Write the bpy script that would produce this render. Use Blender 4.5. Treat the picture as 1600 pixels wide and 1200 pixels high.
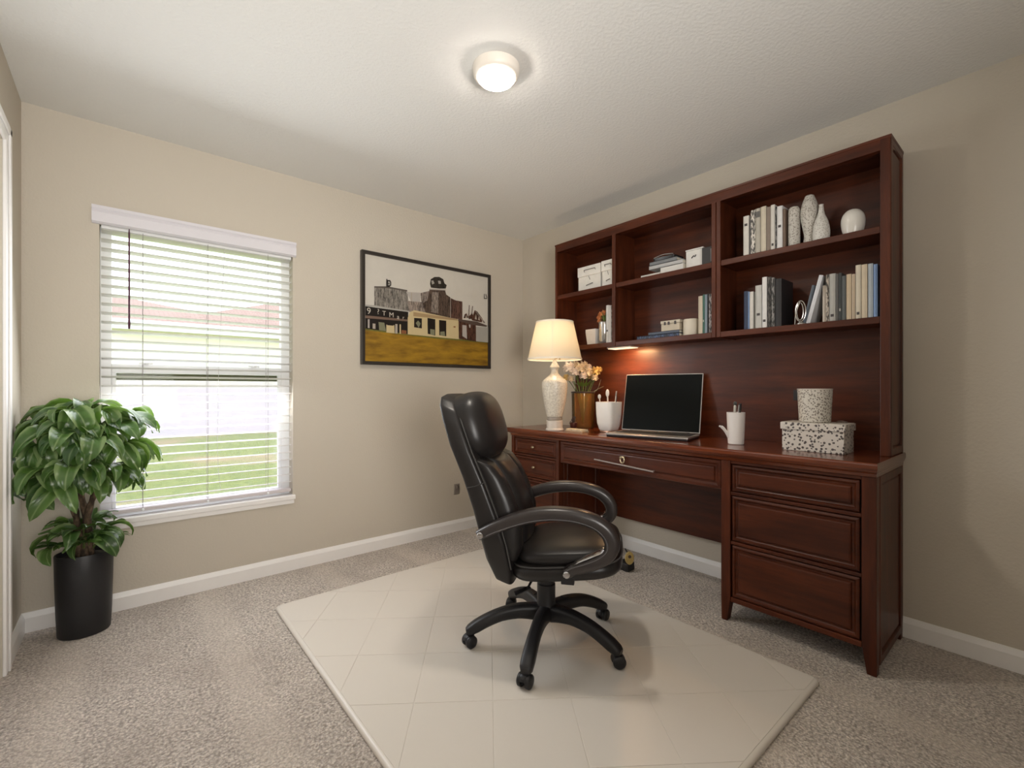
import bpy, bmesh, math, random
from mathutils import Vector, Matrix, noise
random.seed(7)
for o in list(bpy.data.objects): bpy.data.objects.remove(o, do_unlink=True)
C = bpy.context.scene.collection
S = bpy.context.scene
PI = math.pi

# ------------------------------------------------------------------ camera, world, lights, exposure
SN, CS = 0.644, 0.765
cam_d = bpy.data.cameras.new('camera'); cam = bpy.data.objects.new('camera', cam_d); C.objects.link(cam)
cam.location = (0, 0, 1.12); cam.rotation_euler = (PI/2, 0, -math.atan2(SN, CS))
cam_d.sensor_width = 36; cam_d.lens = 16.2; cam_d.shift_y = 0.005; cam_d.clip_start = 0.02; cam_d.clip_end = 300
S.camera = cam
S.view_settings.view_transform = 'Standard'; S.view_settings.look = 'None'
S.view_settings.exposure = 0.52; S.view_settings.gamma = 1.0; S.view_settings.use_curve_mapping = False

w = bpy.data.worlds.new('world'); S.world = w; w.use_nodes = True
nt = w.node_tree; bg = nt.nodes['Background']
tc = nt.nodes.new('ShaderNodeTexCoord'); sep = nt.nodes.new('ShaderNodeSeparateXYZ'); cr = nt.nodes.new('ShaderNodeValToRGB')
nt.links.new(tc.outputs['Generated'], sep.inputs[0]); nt.links.new(sep.outputs['Z'], cr.inputs[0]); nt.links.new(cr.outputs[0], bg.inputs[0])
cr.color_ramp.elements[0].position = 0.0; cr.color_ramp.elements[0].color = (0.97, 0.98, 1.0, 1)
cr.color_ramp.elements[1].position = 1.0; cr.color_ramp.elements[1].color = (0.80, 0.89, 1.0, 1)
bg.inputs[1].default_value = 2.5

def light(name, kind, loc, energy, color, rot=(0, 0, 0), **kw):
    d = bpy.data.lights.new(name, kind); d.energy = energy; d.color = color
    for k, v in kw.items(): setattr(d, k, v)
    o = bpy.data.objects.new(name, d); C.objects.link(o); o.location = loc; o.rotation_euler = rot
    return o
# daylight entering through the window
WIN_L = light('window_daylight', 'AREA', (0.354, 3.045, 1.22), 17, (0.93, 0.96, 1.0), (-PI/2+0.38, 0, 0), shape='RECTANGLE', size=0.84, size_y=1.30)
# ceiling fixture lamp
LAMP_L = light('ceiling_lamp_light', 'AREA', (1.17, 1.49, 2.378), 3.5, (1.0, 0.91, 0.80), (0, 0, 0), shape='DISK', size=0.14)
# unseen soft fill lamp, added behind the camera to brighten the room
FILL_L = light('fill_light', 'AREA', (0.10, -1.1, 1.35), 24, (1.0, 0.965, 0.925), (PI/2*1.24, 0, -0.20), shape='RECTANGLE', size=0.8, size_y=1.4, spread=math.radians(103))
TL_L = light('table_lamp_bulb', 'POINT', (2.28, 2.25, 1.47), 1.7, (1.0, 0.82, 0.60), shadow_soft_size=0.04)
LED_L = light('shelf_light', 'AREA', (2.55, 1.86, 1.385), 3.0, (1.0, 0.58, 0.26), (0, -0.25, 0), shape='RECTANGLE', size=0.05, size_y=0.14)

# ------------------------------------------------------------------ helpers
ORG = {}
def world_org(p):
    v = Vector((0, 0, 0))
    while p is not None:
        v = v + p.location; p = p.parent
    return v
def thing(name, label, cat, loc=(0, 0, 0), group=None):
    o = bpy.data.objects.new(name, None); C.objects.link(o); o.empty_display_size = 0.05
    o.location = loc; o['label'] = label; o['category'] = cat
    if group: o['group'] = group
    return o
def tag(o, label, cat, group=None):
    o['label'] = label; o['category'] = cat
    if group: o['group'] = group
    return o
def obj(name, bm, mats, parent=None, smooth=False, bevel=0, label=None, kind=None, seg=2, recenter=True):
    me = bpy.data.meshes.new(name)
    bmesh.ops.recalc_face_normals(bm, faces=bm.faces)
    if parent is not None:
        off = world_org(parent)
    elif recenter and len(bm.verts):
        xs = [v.co.x for v in bm.verts]; ys = [v.co.y for v in bm.verts]; zs = [v.co.z for v in bm.verts]
        off = Vector(((min(xs)+max(xs))/2, (min(ys)+max(ys))/2, min(zs)))
    else: off = Vector((0, 0, 0))
    for v in bm.verts: v.co -= off
    bm.to_mesh(me); bm.free()
    for m in (mats if isinstance(mats, (list, tuple)) else [mats]): me.materials.append(m)
    if smooth:
        for p in me.polygons: p.use_smooth = True
    o = bpy.data.objects.new(name, me); C.objects.link(o)
    if parent is not None: o.parent = parent
    else: o.location = off
    if smooth and smooth != 'full':
        try: me.set_sharp_from_angle(angle=math.radians(38))
        except Exception: pass
    if bevel:
        md = o.modifiers.new('bevel', 'BEVEL'); md.width = bevel; md.segments = seg; md.limit_method = 'ANGLE'; md.angle_limit = math.radians(35)
    if label: o['label'] = label
    if kind: o['kind'] = kind
    return o
def struct(name, bm, mat, parent=None, **k):
    o = obj(name, bm, mat, parent, **k)
    if parent is None: o['kind'] = 'structure'
    return o
def box(bm, x0, x1, y0, y1, z0, z1, mi=0, M=None):
    vs = [bm.verts.new(Vector((x, y, z))) for z in (z0, z1) for y in (y0, y1) for x in (x0, x1)]
    if M is not None:
        for v in vs: v.co = M @ v.co
    for f in ((0, 2, 3, 1), (4, 5, 7, 6), (0, 1, 5, 4), (2, 6, 7, 3), (0, 4, 6, 2), (1, 3, 7, 5)):
        fc = bm.faces.new([vs[i] for i in f]); fc.material_index = mi
    return vs
def NB(): return bmesh.new()
def bx(*a, **k):
    bm = NB(); box(bm, *a, **k); return bm
def rings(bm, rs, cap0=True, cap1=True, closed=False, mi=0):
    vr = [[bm.verts.new(Vector(p)) for p in r] for r in rs]
    n = len(vr[0])
    pairs = list(zip(vr[:-1], vr[1:])) + ([(vr[-1], vr[0])] if closed else [])
    for a, b in pairs:
        for i in range(n):
            f = bm.faces.new((a[i], a[(i+1) % n], b[(i+1) % n], b[i])); f.material_index = mi
    if not closed:
        if cap0: bm.faces.new(list(reversed(vr[0]))).material_index = mi
        if cap1: bm.faces.new(vr[-1]).material_index = mi
    return vr
def lathe(bm, prof, c, seg=28, sx=1, sy=1, mi=0, M=None, cap0=True, cap1=True):
    rs = []
    for r, z in prof:
        r = max(r, 1e-4)
        ring = [Vector((r*sx*math.cos(2*PI*k/seg), r*sy*math.sin(2*PI*k/seg), z)) for k in range(seg)]
        if M is not None: ring = [M @ p for p in ring]
        rs.append([Vector(c)+p for p in ring])
    return rings(bm, rs, cap0, cap1, mi=mi)
def sweep(bm, pts, rad, up=(0, 0, 1), n=10, e=2.0, mi=0, cap=True):
    """tube along pts; rad: per-point (a across, b along up-ish) superellipse"""
    pts = [Vector(p) for p in pts]; up = Vector(up); rs = []
    for i, p in enumerate(pts):
        t = (pts[min(i+1, len(pts)-1)] - pts[max(i-1, 0)]).normalized()
        s = t.cross(up)
        if s.length < 1e-4: s = t.cross(Vector((1, 0, 0)))
        s.normalize(); u = s.cross(t).normalized()
        a, b = rad[i] if isinstance(rad, list) else rad
        ring = []
        for k in range(n):
            th = 2*PI*(k+0.5)/n; cc, ss = math.cos(th), math.sin(th)
            ring.append(p + s*(a*math.copysign(abs(cc)**(2/e), cc)) + u*(b*math.copysign(abs(ss)**(2/e), ss)))
        rs.append(ring)
    return rings(bm, rs, cap, cap, mi=mi)
def spline(pts, sub=6):
    pts = [Vector(p) for p in pts]; out = []
    for i in range(len(pts)-1):
        p0 = pts[max(i-1, 0)]; p1 = pts[i]; p2 = pts[i+1]; p3 = pts[min(i+2, len(pts)-1)]
        for k in range(sub):
            t = k/sub
            out.append(0.5*((2*p1)+(p2-p0)*t+(2*p0-5*p1+4*p2-p3)*t*t+(3*p1-p0-3*p2+p3)*t**3))
    out.append(pts[-1]); return out
def blob(bm, c, r, e1=2.0, e2=2.0, nu=20, nv=12, M=None, mi=0):
    rs = []
    def sp(v, e): return math.copysign(abs(v)**(2/e), v)
    for j in range(nv+1):
        ph = -PI/2 + PI*j/nv; ph = max(min(ph, PI/2-0.02), -PI/2+0.02)
        ring = []
        for k in range(nu):
            th = 2*PI*k/nu
            p = Vector((r[0]*sp(math.cos(ph), e1)*sp(math.cos(th), e2), r[1]*sp(math.cos(ph), e1)*sp(math.sin(th), e2), r[2]*sp(math.sin(ph), e1)))
            if M is not None: p = M @ p
            ring.append(Vector(c)+p)
        rs.append(ring)
    return rings(bm, rs, mi=mi)
def rect_rings(bm, fn, u0, u1, v0, v1, prof, mi=0, back=True):
    """nested rectangles: prof = [(inset, height)], fn(u, v, h) -> point"""
    rs = []
    for ins, h in prof:
        a, b, c_, d = u0+ins, u1-ins, v0+ins, v1-ins
        rs.append([fn(a, c_, h), fn(b, c_, h), fn(b, d, h), fn(a, d, h)])
    return rings(bm, rs, back, True, mi=mi)
def children(o): return [c for c in bpy.data.objects if c.parent is o]
def copy_tree(o, parent=None):
    c = o.copy(); C.objects.link(c); c.parent = parent
    for ch in children(o): copy_tree(ch, c)
    return c

# ------------------------------------------------------------------ materials
def new_mat(name):
    m = bpy.data.materials.new(name); m.use_nodes = True
    return m, m.node_tree, m.node_tree.nodes['Principled BSDF']
def setp(b, **k):
    names = dict(rough='Roughness', metal='Metallic', spec='Specular IOR Level', coat='Coat Weight', coatr='Coat Roughness', trans='Transmission Weight', ior='IOR', sheen='Sheen Weight', sub='Subsurface Weight', alpha='Alpha')
    for a, v in k.items(): b.inputs[names[a]].default_value = v
def mix(nt, a, b, fac):
    n = nt.nodes.new('ShaderNodeMix'); n.data_type = 'RGBA'
    for i, v in ((6, a), (7, b)):
        if isinstance(v, (tuple, list)): n.inputs[i].default_value = (*v[:3], 1)
        else: nt.links.new(v, n.inputs[i])
    if isinstance(fac, (int, float)): n.inputs[0].default_value = fac
    else: nt.links.new(fac, n.inputs[0])
    return n.outputs[2]
def ramp(nt, src, p0, p1, c0=(0, 0, 0), c1=(1, 1, 1)):
    n = nt.nodes.new('ShaderNodeValToRGB'); nt.links.new(src, n.inputs[0])
    n.color_ramp.elements[0].position = p0; n.color_ramp.elements[1].position = p1
    n.color_ramp.elements[0].color = (*c0, 1); n.color_ramp.elements[1].color = (*c1, 1)
    return n.outputs[0]
def coords(nt, scale=(1, 1, 1), kind='Object'):
    t = nt.nodes.new('ShaderNodeTexCoord'); mp = nt.nodes.new('ShaderNodeMapping'); mp.inputs['Scale'].default_value = scale
    nt.links.new(t.outputs[kind], mp.inputs[0]); return mp.outputs[0]
def nz(nt, vec, scale, detail=3, rough=0.5):
    n = nt.nodes.new('ShaderNodeTexNoise'); n.inputs['Scale'].default_value = scale; n.inputs['Detail'].default_value = detail; n.inputs['Roughness'].default_value = rough
    nt.links.new(vec, n.inputs['Vector']); return n.outputs[0]
def vor(nt, vec, scale, feat='F1'):
    n = nt.nodes.new('ShaderNodeTexVoronoi'); n.feature = feat; n.inputs['Scale'].default_value = scale
    nt.links.new(vec, n.inputs['Vector']); return n.outputs['Distance']
def bump(nt, b, h, strength, dist):
    n = nt.nodes.new('ShaderNodeBump'); n.inputs['Strength'].default_value = strength; n.inputs['Distance'].default_value = dist
    nt.links.new(h, n.inputs['Height']); nt.links.new(n.outputs[0], b.inputs['Normal'])
def plain(name, col, rough=0.5, var=0.06, vs=20, bmp=0, bs=200, bd=0.0005, **k):
    m, nt, b = new_mat(name)
    v = coords(nt); n = nz(nt, v, vs)
    c1 = tuple(min(1, c*(1+var)) for c in col); c0 = tuple(c*(1-var) for c in col)
    nt.links.new(mix(nt, c0, c1, n), b.inputs['Base Color']); setp(b, rough=rough, **k)
    if bmp: bump(nt, b, nz(nt, v, bs, 4), bmp, bd)
    return m
def emit(name, col, s):
    m, nt, b = new_mat(name); b.inputs['Base Color'].default_value = (*col, 1)
    b.inputs['Emission Color'].default_value = (*col, 1); b.inputs['Emission Strength'].default_value = s
    return m
def wood(name, axis, light_=1.0, rough=0.40, coat=0.06, spec=0.28):
    m, nt, b = new_mat(name)
    sc = {'y': (9, 0.9, 9), 'z': (9, 9, 0.9), 'x': (0.9, 9, 9)}[axis]
    v = coords(nt, sc)
    n1 = nz(nt, v, 2.2, 5, 0.6); n2 = nz(nt, v, 14, 4, 0.6)
    a = mix(nt, tuple(c*light_ for c in (0.040, 0.0085, 0.0030)), tuple(c*light_ for c in (0.112, 0.026, 0.0085)), ramp(nt, n1, 0.30, 0.72))
    c = mix(nt, a, tuple(c*light_ for c in (0.028, 0.006, 0.003)), ramp(nt, n2, 0.52, 0.80, (0, 0, 0), (0.55, 0.55, 0.55)))
    nt.links.new(c, b.inputs['Base Color']); setp(b, rough=rough, coat=coat, coatr=0.12, spec=spec)
    bump(nt, b, n2, 0.08, 0.0006)
    return m
WY, WZ, WX = wood('mahogany_horizontal', 'y'), wood('mahogany_vertical', 'z'), wood('mahogany_deep', 'x')
WTOP = wood('mahogany_top', 'y', 1.75, 0.22, 0.3, 0.4)
WDARK = plain('dark_gap', (0.008, 0.003, 0.002), 0.7)

def wall_mat(name, col, scale=90, st=0.25, d=0.002):
    m, nt, b = new_mat(name); v = coords(nt)
    nt.links.new(mix(nt, tuple(c*0.97 for c in col), tuple(min(1, c*1.02) for c in col), nz(nt, v, 1.3, 2)), b.inputs['Base Color'])
    setp(b, rough=0.75, spec=0.3)
    bump(nt, b, ramp(nt, nz(nt, v, scale, 3), 0.35, 0.7), st, d); return m
M_WALL = wall_mat('wall_paint', (0.595, 0.54, 0.455))
M_CEIL = wall_mat('ceiling_paint', (0.79, 0.785, 0.76), 75, 0.30, 0.003)
M_TRIM = plain('white_trim_paint', (0.90, 0.88, 0.86), 0.35, 0.02)
M_VINYL = plain('white_vinyl', (0.85, 0.86, 0.86), 0.35, 0.02)

def carpet_mat():
    m, nt, b = new_mat('carpet'); v = coords(nt)
    t = vor(nt, v, 120); n = nz(nt, v, 95, 4, 0.7); l = nz(nt, v, 2.6, 4, 0.6)
    base = mix(nt, (0.42, 0.355, 0.30), (0.92, 0.83, 0.74), ramp(nt, n, 0.38, 0.62))
    dk = mix(nt, base, (0.20, 0.165, 0.14), ramp(nt, t, 0.42, 0.95, (0, 0, 0), (0.7, 0.7, 0.7)))
    c = mix(nt, dk, (0.36, 0.30, 0.25), ramp(nt, l, 0.40, 0.66, (0, 0, 0), (0.40, 0.40, 0.40)))
    wv = nt.nodes.new('ShaderNodeTexWave'); wv.inputs['Scale'].default_value = 0.55; wv.inputs['Distortion'].default_value = 5.0; wv.inputs['Detail'].default_value = 2; wv.inputs['Detail Scale'].default_value = 0.7
    nt.links.new(coords(nt, (1.0, 0.28, 1)), wv.inputs['Vector'])
    c = mix(nt, c, (0.76, 0.66, 0.56), ramp(nt, wv.outputs['Fac'], 0.80, 0.97, (0, 0, 0), (0.30, 0.30, 0.30)))
    nt.links.new(c, b.inputs['Base Color']); setp(b, rough=0.95, spec=0.1, sheen=0.2)
    h = nt.nodes.new('ShaderNodeMath'); h.operation = 'SUBTRACT'; nt.links.new(n, h.inputs[0]); nt.links.new(t, h.inputs[1])
    bump(nt, b, h.outputs[0], 1.0, 0.008); return m
M_CARPET = carpet_mat()

# ------------------------------------------------------------------ room shell
XR, YW, XL, YB, HC = 2.708, 3.067, -0.361, -1.25, 2.44
bm = NB(); box(bm, XL-0.12, XR+0.12, YB-0.12, YW+0.12, -0.10, 0.0); struct('floor', bm, M_CARPET, recenter=False)
bm = NB(); box(bm, XL-0.12, XR+0.12, YB-0.12, YW+0.12, HC, HC+0.12); struct('ceiling', bm, M_CEIL, recenter=False)
WX0, WX1, WZ0, WZ1 = -0.094, 0.802, 0.462, 1.950
bm = NB()
box(bm, XL-0.12, WX0, YW, YW+0.12, 0, HC); box(bm, WX1, XR+0.12, YW, YW+0.12, 0, HC)
box(bm, WX0, WX1, YW, YW+0.12, 0, WZ0); box(bm, WX0, WX1, YW, YW+0.12, WZ1, HC)
struct('wall_back', bm, M_WALL, recenter=False)
struct('wall_right', bx(XR, XR+0.12, YB, YW, 0, HC), M_WALL, recenter=False)
# left wall with a door opening
DY0, DY1, DZ = 1.74, 2.64, 2.09
bm = NB(); box(bm, XL-0.12, XL, DY1, YW, 0, HC); box(bm, XL-0.12, XL, YB, DY0, 0, HC); box(bm, XL-0.12, XL, DY0, DY1, DZ, HC)
struct('wall_left', bm, M_WALL, recenter=False)
struct('wall_front', bx(XL-0.12, XR+0.12, YB-0.12, YB, 0, HC), M_WALL, recenter=False)
# door in the left wall with casing
d = bpy.data.objects.new('door_1', None); C.objects.link(d); d.location = (XL, (DY0+DY1)/2, 0); d['kind'] = 'structure'
bm = NB(); box(bm, XL-0.09, XL-0.055, DY0+0.003, DY1-0.003, 0.012, DZ-0.004)
fn = lambda u, v, h: (XL-0.055+h, u, v)
for a, b_ in ((0.16, 0.95), (1.05, 1.95)):
    rect_rings(bm, fn, DY0+0.13, DY1-0.13, a, b_, [(0, -0.002), (0, 0.002), (0.02, 0.004), (0.03, 0.001)])
obj('door_slab', bm, M_TRIM, d, bevel=0.002)
bm = NB(); cw = 0.075
def casing_profile(bm, y0, y1, z0, z1, horiz=False):
    box(bm, XL, XL+0.011, y0, y1, z0, z1)
    if horiz: box(bm, XL+0.011, XL+0.018, y0+0.01, y1-0.01, z0+0.035, z1-0.008)
for s, y in ((1, DY1), (-1, DY0)):
    a, b_ = sorted((y, y+s*cw)); casing_profile(bm, a, b_, 0.001, DZ+cw)
    a, b_ = sorted((y+s*0.035, y+s*(cw-0.008))); box(bm, XL+0.011, XL+0.018, a, b_, 0.001, DZ+cw-0.01)
casing_profile(bm, DY0, DY1, DZ, DZ+cw); box(bm, XL+0.011, XL+0.018, DY0-cw+0.01, DY1+cw-0.01, DZ+0.035, DZ+cw-0.008)
obj('door_casing', bm, M_TRIM, d, bevel=0.003)
bm = NB(); lathe(bm, [(0.026, 0), (0.026, 0.006), (0.010, 0.010), (0.010, 0.03), (0.024, 0.04), (0.026, 0.055), (0.015, 0.066)], (XL-0.055, DY0+0.07, 0.95), 16, M=Matrix.Rotation(PI/2, 3, 'Y'))
obj('door_knob', bm, plain('satin_nickel', (0.55, 0.53, 0.50), 0.3, metal=1.0), d, smooth=True)

# baseboards: lower board with a stepped cap
def baseboard(name, horizontal_x, a0, a1, w_, sign):
    bm = NB()
    prof = [(0, 0), (0.013, 0), (0.013, 0.066), (0.010, 0.074), (0.007, 0.082), (0.004, 0.090), (0, 0.090)]
    rs = []
    for t in (a0, a1):
        rs.append([((t, w_+sign*p, z) if horizontal_x else (w_+sign*p, t, z)) for p, z in prof])
    rings(bm, rs); struct(name, bm, M_TRIM, recenter=False)
baseboard('baseboard_back', True, XL, XR, YW, -1)
baseboard('baseboard_right', False, YB, YW-0.013, XR, -1)
baseboard('baseboard_left', False, DY1+cw, YW-0.013, XL, 1)
baseboard('baseboard_left.001', False, YB, DY0-cw, XL, 1)
baseboard('baseboard_front', True, XL+0.013, XR-0.013, YB, 1)

# ------------------------------------------------------------------ window
win = bpy.data.objects.new('window_1', None); C.objects.link(win); win.location = (0.354, YW+0.08, WZ0); win['kind'] = 'structure'
bm = NB(); fy0, fy1 = YW+0.075, YW+0.118
for a, b_ in ((WX0, WX0+0.045), (WX1-0.05, WX1)): box(bm, a, b_, fy0, fy1, WZ0, WZ1)
box(bm, WX0+0.045, WX1-0.05, fy0, fy1, WZ1-0.03, WZ1); box(bm, WX0+0.045, WX1-0.05, fy0, fy1, WZ0, WZ0+0.045)
obj('window_frame', bm, M_VINYL, win, bevel=0.003)
bm = NB(); box(bm, WX0+0.045, WX1-0.05, fy0-0.005, fy0+0.022, 1.205, 1.250); box(bm, WX0+0.045, WX0+0.062, fy0, fy0+0.02, WZ0+0.045, 1.205); box(bm, WX1-0.067, WX1-0.05, fy0, fy0+0.02, WZ0+0.045, 1.205)
obj('lower_sash', bm, M_VINYL, win, bevel=0.002)
obj('sash_gap', bx(WX0+0.062, WX1-0.067, fy0+0.024, fy0+0.034, 1.168, 1.204), plain('olive_strip', (0.10, 0.10, 0.045), 0.8), win)  # olive strip paints the dark sash gap and the green reflection in it
for x in (0.09, 0.60):
    bm = NB(); box(bm, x-0.03, x+0.03, fy0-0.012, fy0-0.005, 1.250, 1.262); lathe(bm, [(0.012, 0), (0.012, 0.01), (0.004, 0.014)], (x, fy0-0.004, 1.25), 12)
    obj('sash_lock', bm, M_VINYL, win, bevel=0.001)
def pane_mat(name, tint, gl, dif=0.0):
    m = bpy.data.materials.new(name); m.use_nodes = True; nt = m.node_tree; nt.nodes.clear()
    out = nt.nodes.new('ShaderNodeOutputMaterial'); tr = nt.nodes.new('ShaderNodeBsdfTransparent'); tr.inputs[0].default_value = (*tint, 1)
    g = nt.nodes.new('ShaderNodeBsdfGlossy'); g.inputs['Roughness'].default_value = 0.02
    mx = nt.nodes.new('ShaderNodeMixShader'); mx.inputs[0].default_value = gl
    nt.links.new(tr.outputs[0], mx.inputs[1]); nt.links.new(g.outputs[0], mx.inputs[2])
    if dif:
        df = nt.nodes.new('ShaderNodeBsdfDiffuse'); df.inputs[0].default_value = (0.45, 0.43, 0.47, 1)
        m2 = nt.nodes.new('ShaderNodeMixShader'); m2.inputs[0].default_value = dif
        nt.links.new(mx.outputs[0], m2.inputs[1]); nt.links.new(df.outputs[0], m2.inputs[2]); mx = m2
    nt.links.new(mx.outputs[0], out.inputs[0]); return m
M_GLASS = pane_mat('window_glass', (0.96, 0.98, 0.97), 0.004)
obj('pane', bx(WX0+0.045, WX1-0.05, fy0+0.036, fy0+0.038, 1.205, WZ1-0.03), M_GLASS, win)
obj('pane', bx(WX0+0.062, WX1-0.067, fy0+0.010, fy0+0.012, WZ0+0.045, 1.205), M_GLASS, win)
obj('insect_screen', bx(WX0+0.045, WX1-0.05, fy1-0.003, fy1-0.002, WZ0+0.045, 1.205), pane_mat('screen_mesh', (0.93, 0.90, 0.95), 0.0, 0.16), win)
bm = NB(); box(bm, WX0-0.012, WX1+0.012, YW-0.02, YW+0.075, WZ0-0.024, WZ0+0.003)
box(bm, WX0-0.006, WX1+0.006, YW-0.012, YW, WZ0-0.05, WZ0-0.024)
obj('window_sill', bm, M_TRIM, win, bevel=0.004)

# ------------------------------------------------------------------ blind
def slat_mat():
    m, nt, b = new_mat('blind_slat'); b.inputs['Base Color'].default_value = (0.88, 0.87, 0.86, 1); setp(b, rough=0.4)
    out = nt.nodes['Material Output']; tl = nt.nodes.new('ShaderNodeBsdfTranslucent'); tl.inputs[0].default_value = (0.9, 0.88, 0.86, 1)
    mx = nt.nodes.new('ShaderNodeMixShader'); mx.inputs[0].default_value = 0.40
    v = coords(nt, (1, 40, 40)); bump(nt, b, nz(nt, v, 3), 0.1, 0.0005)
    nt.links.new(b.outputs[0], mx.inputs[1]); nt.links.new(tl.outputs[0], mx.inputs[2]); nt.links.new(mx.outputs[0], out.inputs[0]); return m
M_SLAT = slat_mat()
blind = thing('window_blind', 'white horizontal slat blind hanging in the window, slats open', 'blind', (0.354, YW+0.04, 0.51))
SX0, SX1, SY = WX0+0.006, WX1-0.006, YW+0.037
slat_me = None
for i in range(31):
    z = 0.540 + i*0.0459
    if slat_me is None:
        bm = NB(); rs = []
        for x in (SX0, SX1):
            top = [(x, SY-0.025+0.05*k/6, z+0.0035*math.sin(PI*k/6)+0.0013 - 0.004*(k/6-0.5)*2) for k in range(7)]
            bot = [(x, SY-0.025+0.05*k/6, z+0.0035*math.sin(PI*k/6)-0.0013 - 0.004*(k/6-0.5)*2) for k in range(6, -1, -1)]
            rs.append(top+bot)
        rings(bm, rs); s0 = obj('slat', bm, M_SLAT, blind, smooth=True); slat_me = s0
    else:
        c = slat_me.copy(); C.objects.link(c); c.location.z = i*0.0459
M_VAL = plain('valance_white', (0.72, 0.70, 0.74), 0.45, 0.02)
bm = NB(); rs = []
prof = [(0, 0), (-0.006, 0.002), (-0.016, 0.010), (-0.018, 0.055), (-0.014, 0.066), (-0.020, 0.074), (-0.020, 0.088), (0, 0.088)]
for x in (-0.122, 0.817): rs.append([(x, YW-0.001+a*1.2, 1.938+z) for a, z in prof])
rings(bm, rs); obj('valance', bm, M_VAL, blind)
obj('headrail', bx(SX0, SX1, SY-0.024, SY+0.024, 1.925, 1.948), M_VINYL, blind, bevel=0.002)
bm = NB(); box(bm, SX0, SX1, SY-0.026, SY+0.026, 0.484, 0.503); obj('bottom_rail', bm, plain('bottom_rail_paint', (0.62, 0.57, 0.57), 0.4, 0.02), blind, bevel=0.004)
M_CORD = plain('cord', (0.30, 0.27, 0.26), 0.8)
for x in (0.075, 0.36, 0.665):
    for yy in (SY-0.0275, SY+0.0275):
        bm = NB(); lathe(bm, [(0.0011, 0.50), (0.0011, 1.93)], (x, yy, 0), 6); obj('ladder_cord', bm, M_CORD, blind)
    bm = NB(); lathe(bm, [(0.006, 0), (0.007, 0.004), (0.003, 0.009)], (x, SY-0.027, 0.493), 10, M=Matrix.Rotation(PI/2, 3, 'X')); obj('cord_plug', bm, M_VINYL, blind)
bm = NB(); lathe(bm, [(0.0045, 0), (0.0055, 0.03), (0.0040, 0.05), (0.0036, 0.49), (0.002, 0.51)], (0.02, SY-0.040, 1.428), 8)
obj('tilt_wand', bm, plain('maroon_wand', (0.085, 0.02, 0.05), 0.35), blind, smooth=True, label='dark maroon tilt wand')
bm = NB(); sweep(bm, spline([(0.44, SY-0.031, 1.925), (0.425, SY-0.033, 1.6), (0.41, SY-0.031, 1.2), (0.405, SY-0.033, 0.75), (0.42, SY-0.032, 0.55)], 4), (0.0010, 0.0010), n=5)
obj('lift_cord', bm, plain('lift_cord_white', (0.6, 0.58, 0.58), 0.8), blind)

# ------------------------------------------------------------------ outdoors
def lawn_mat():
    m, nt, b = new_mat('lawn'); v = coords(nt)
    g = mix(nt, (0.15, 0.22, 0.03), (0.34, 0.38, 0.08), ramp(nt, nz(nt, v, 9, 5, 0.7), 0.35, 0.65))
    c = mix(nt, g, (0.46, 0.35, 0.17), ramp(nt, nz(nt, v, 0.55, 3), 0.52, 0.68))
    nt.links.new(c, b.inputs['Base Color']); setp(b, rough=0.9); bump(nt, b, nz(nt, v, 60, 4), 0.6, 0.02); return m
bm = NB(); box(bm, -45, 45, YW+0.121, 60, -0.35, -0.2); lw = obj('lawn', bm, lawn_mat(), recenter=False); lw['kind'] = 'structure'
def stucco(name, col): return plain(name, col, 0.85, 0.03, 3, 0.3, 60, 0.01)
def shingle_mat():
    m, nt, b = new_mat('roof_shingles'); v = coords(nt, (1, 1, 1))
    br = nt.nodes.new('ShaderNodeTexBrick'); nt.links.new(v, br.inputs['Vector']); br.inputs['Scale'].default_value = 2.2
    br.inputs['Color1'].default_value = (0.30, 0.175, 0.145, 1); br.inputs['Color2'].default_value = (0.40, 0.25, 0.205, 1); br.inputs['Mortar'].default_value = (0.19, 0.11, 0.09, 1); br.inputs['Mortar Size'].default_value = 0.03
    nt.links.new(mix(nt, br.outputs[0], (0.32, 0.22, 0.19), nz(nt, v, 8, 4)), b.inputs['Base Color']); setp(b, rough=0.9); return m
M_SHING = shingle_mat()
def roof(bm, x0, x1, y0, y1, z0, h, inset):
    yc = (y0+y1)/2
    v = [bm.verts.new(p) for p in ((x0, y0, z0), (x1, y0, z0), (x1, y1, z0), (x0, y1, z0), (x0+inset, yc, z0+h), (x1-inset, yc, z0+h))]
    for f in ((0, 1, 5, 4), (1, 2, 5), (2, 3, 4, 5), (3, 0, 4), (3, 2, 1, 0)): bm.faces.new([v[i] for i in f])
hs = thing('neighbor_house', 'pale one storey neighbour house with brown shingle roof, across the lawn outside', 'house', (0, 16, -0.2))
obj('wall', bx(-9, 13, 16, 25, -0.2, 2.72), stucco('house_wall', (0.80, 0.77, 0.70)), hs)
obj('shade_band', bx(-9.02, 13.02, 15.97, 16.0, -0.2, 1.15), stucco('house_wall_shade', (0.74, 0.68, 0.74)), hs, label='lower wall with lavender shade and screen tint painted in')  # lavender of the shaded wall behind the screen, put into the band's colour
obj('fascia', bx(-9.5, 13.5, 15.5, 15.58, 2.68, 2.92), plain('fascia_paint', (0.74, 0.76, 0.82), 0.5), hs)
obj('soffit', bx(-9.5, 13.5, 15.58, 25.5, 2.68, 2.72), plain('soffit_paint', (0.62, 0.59, 0.52), 0.6), hs)
bm = NB(); roof(bm, -12, 4.4, 15.5, 25.5, 2.92, 1.30, 4.2); obj('roof', bm, M_SHING, hs)
bm = NB(); roof(bm, 0.6, 14.5, 15.52, 25.4, 2.93, 1.95, 5.0); obj('roof', bm, M_SHING, hs, label='taller hipped roof section')
obj('gutter', bx(-9.5, 13.5, 15.42, 15.49, 2.84, 2.93), plain('gutter_paint', (0.78, 0.80, 0.85), 0.4), hs)
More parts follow.
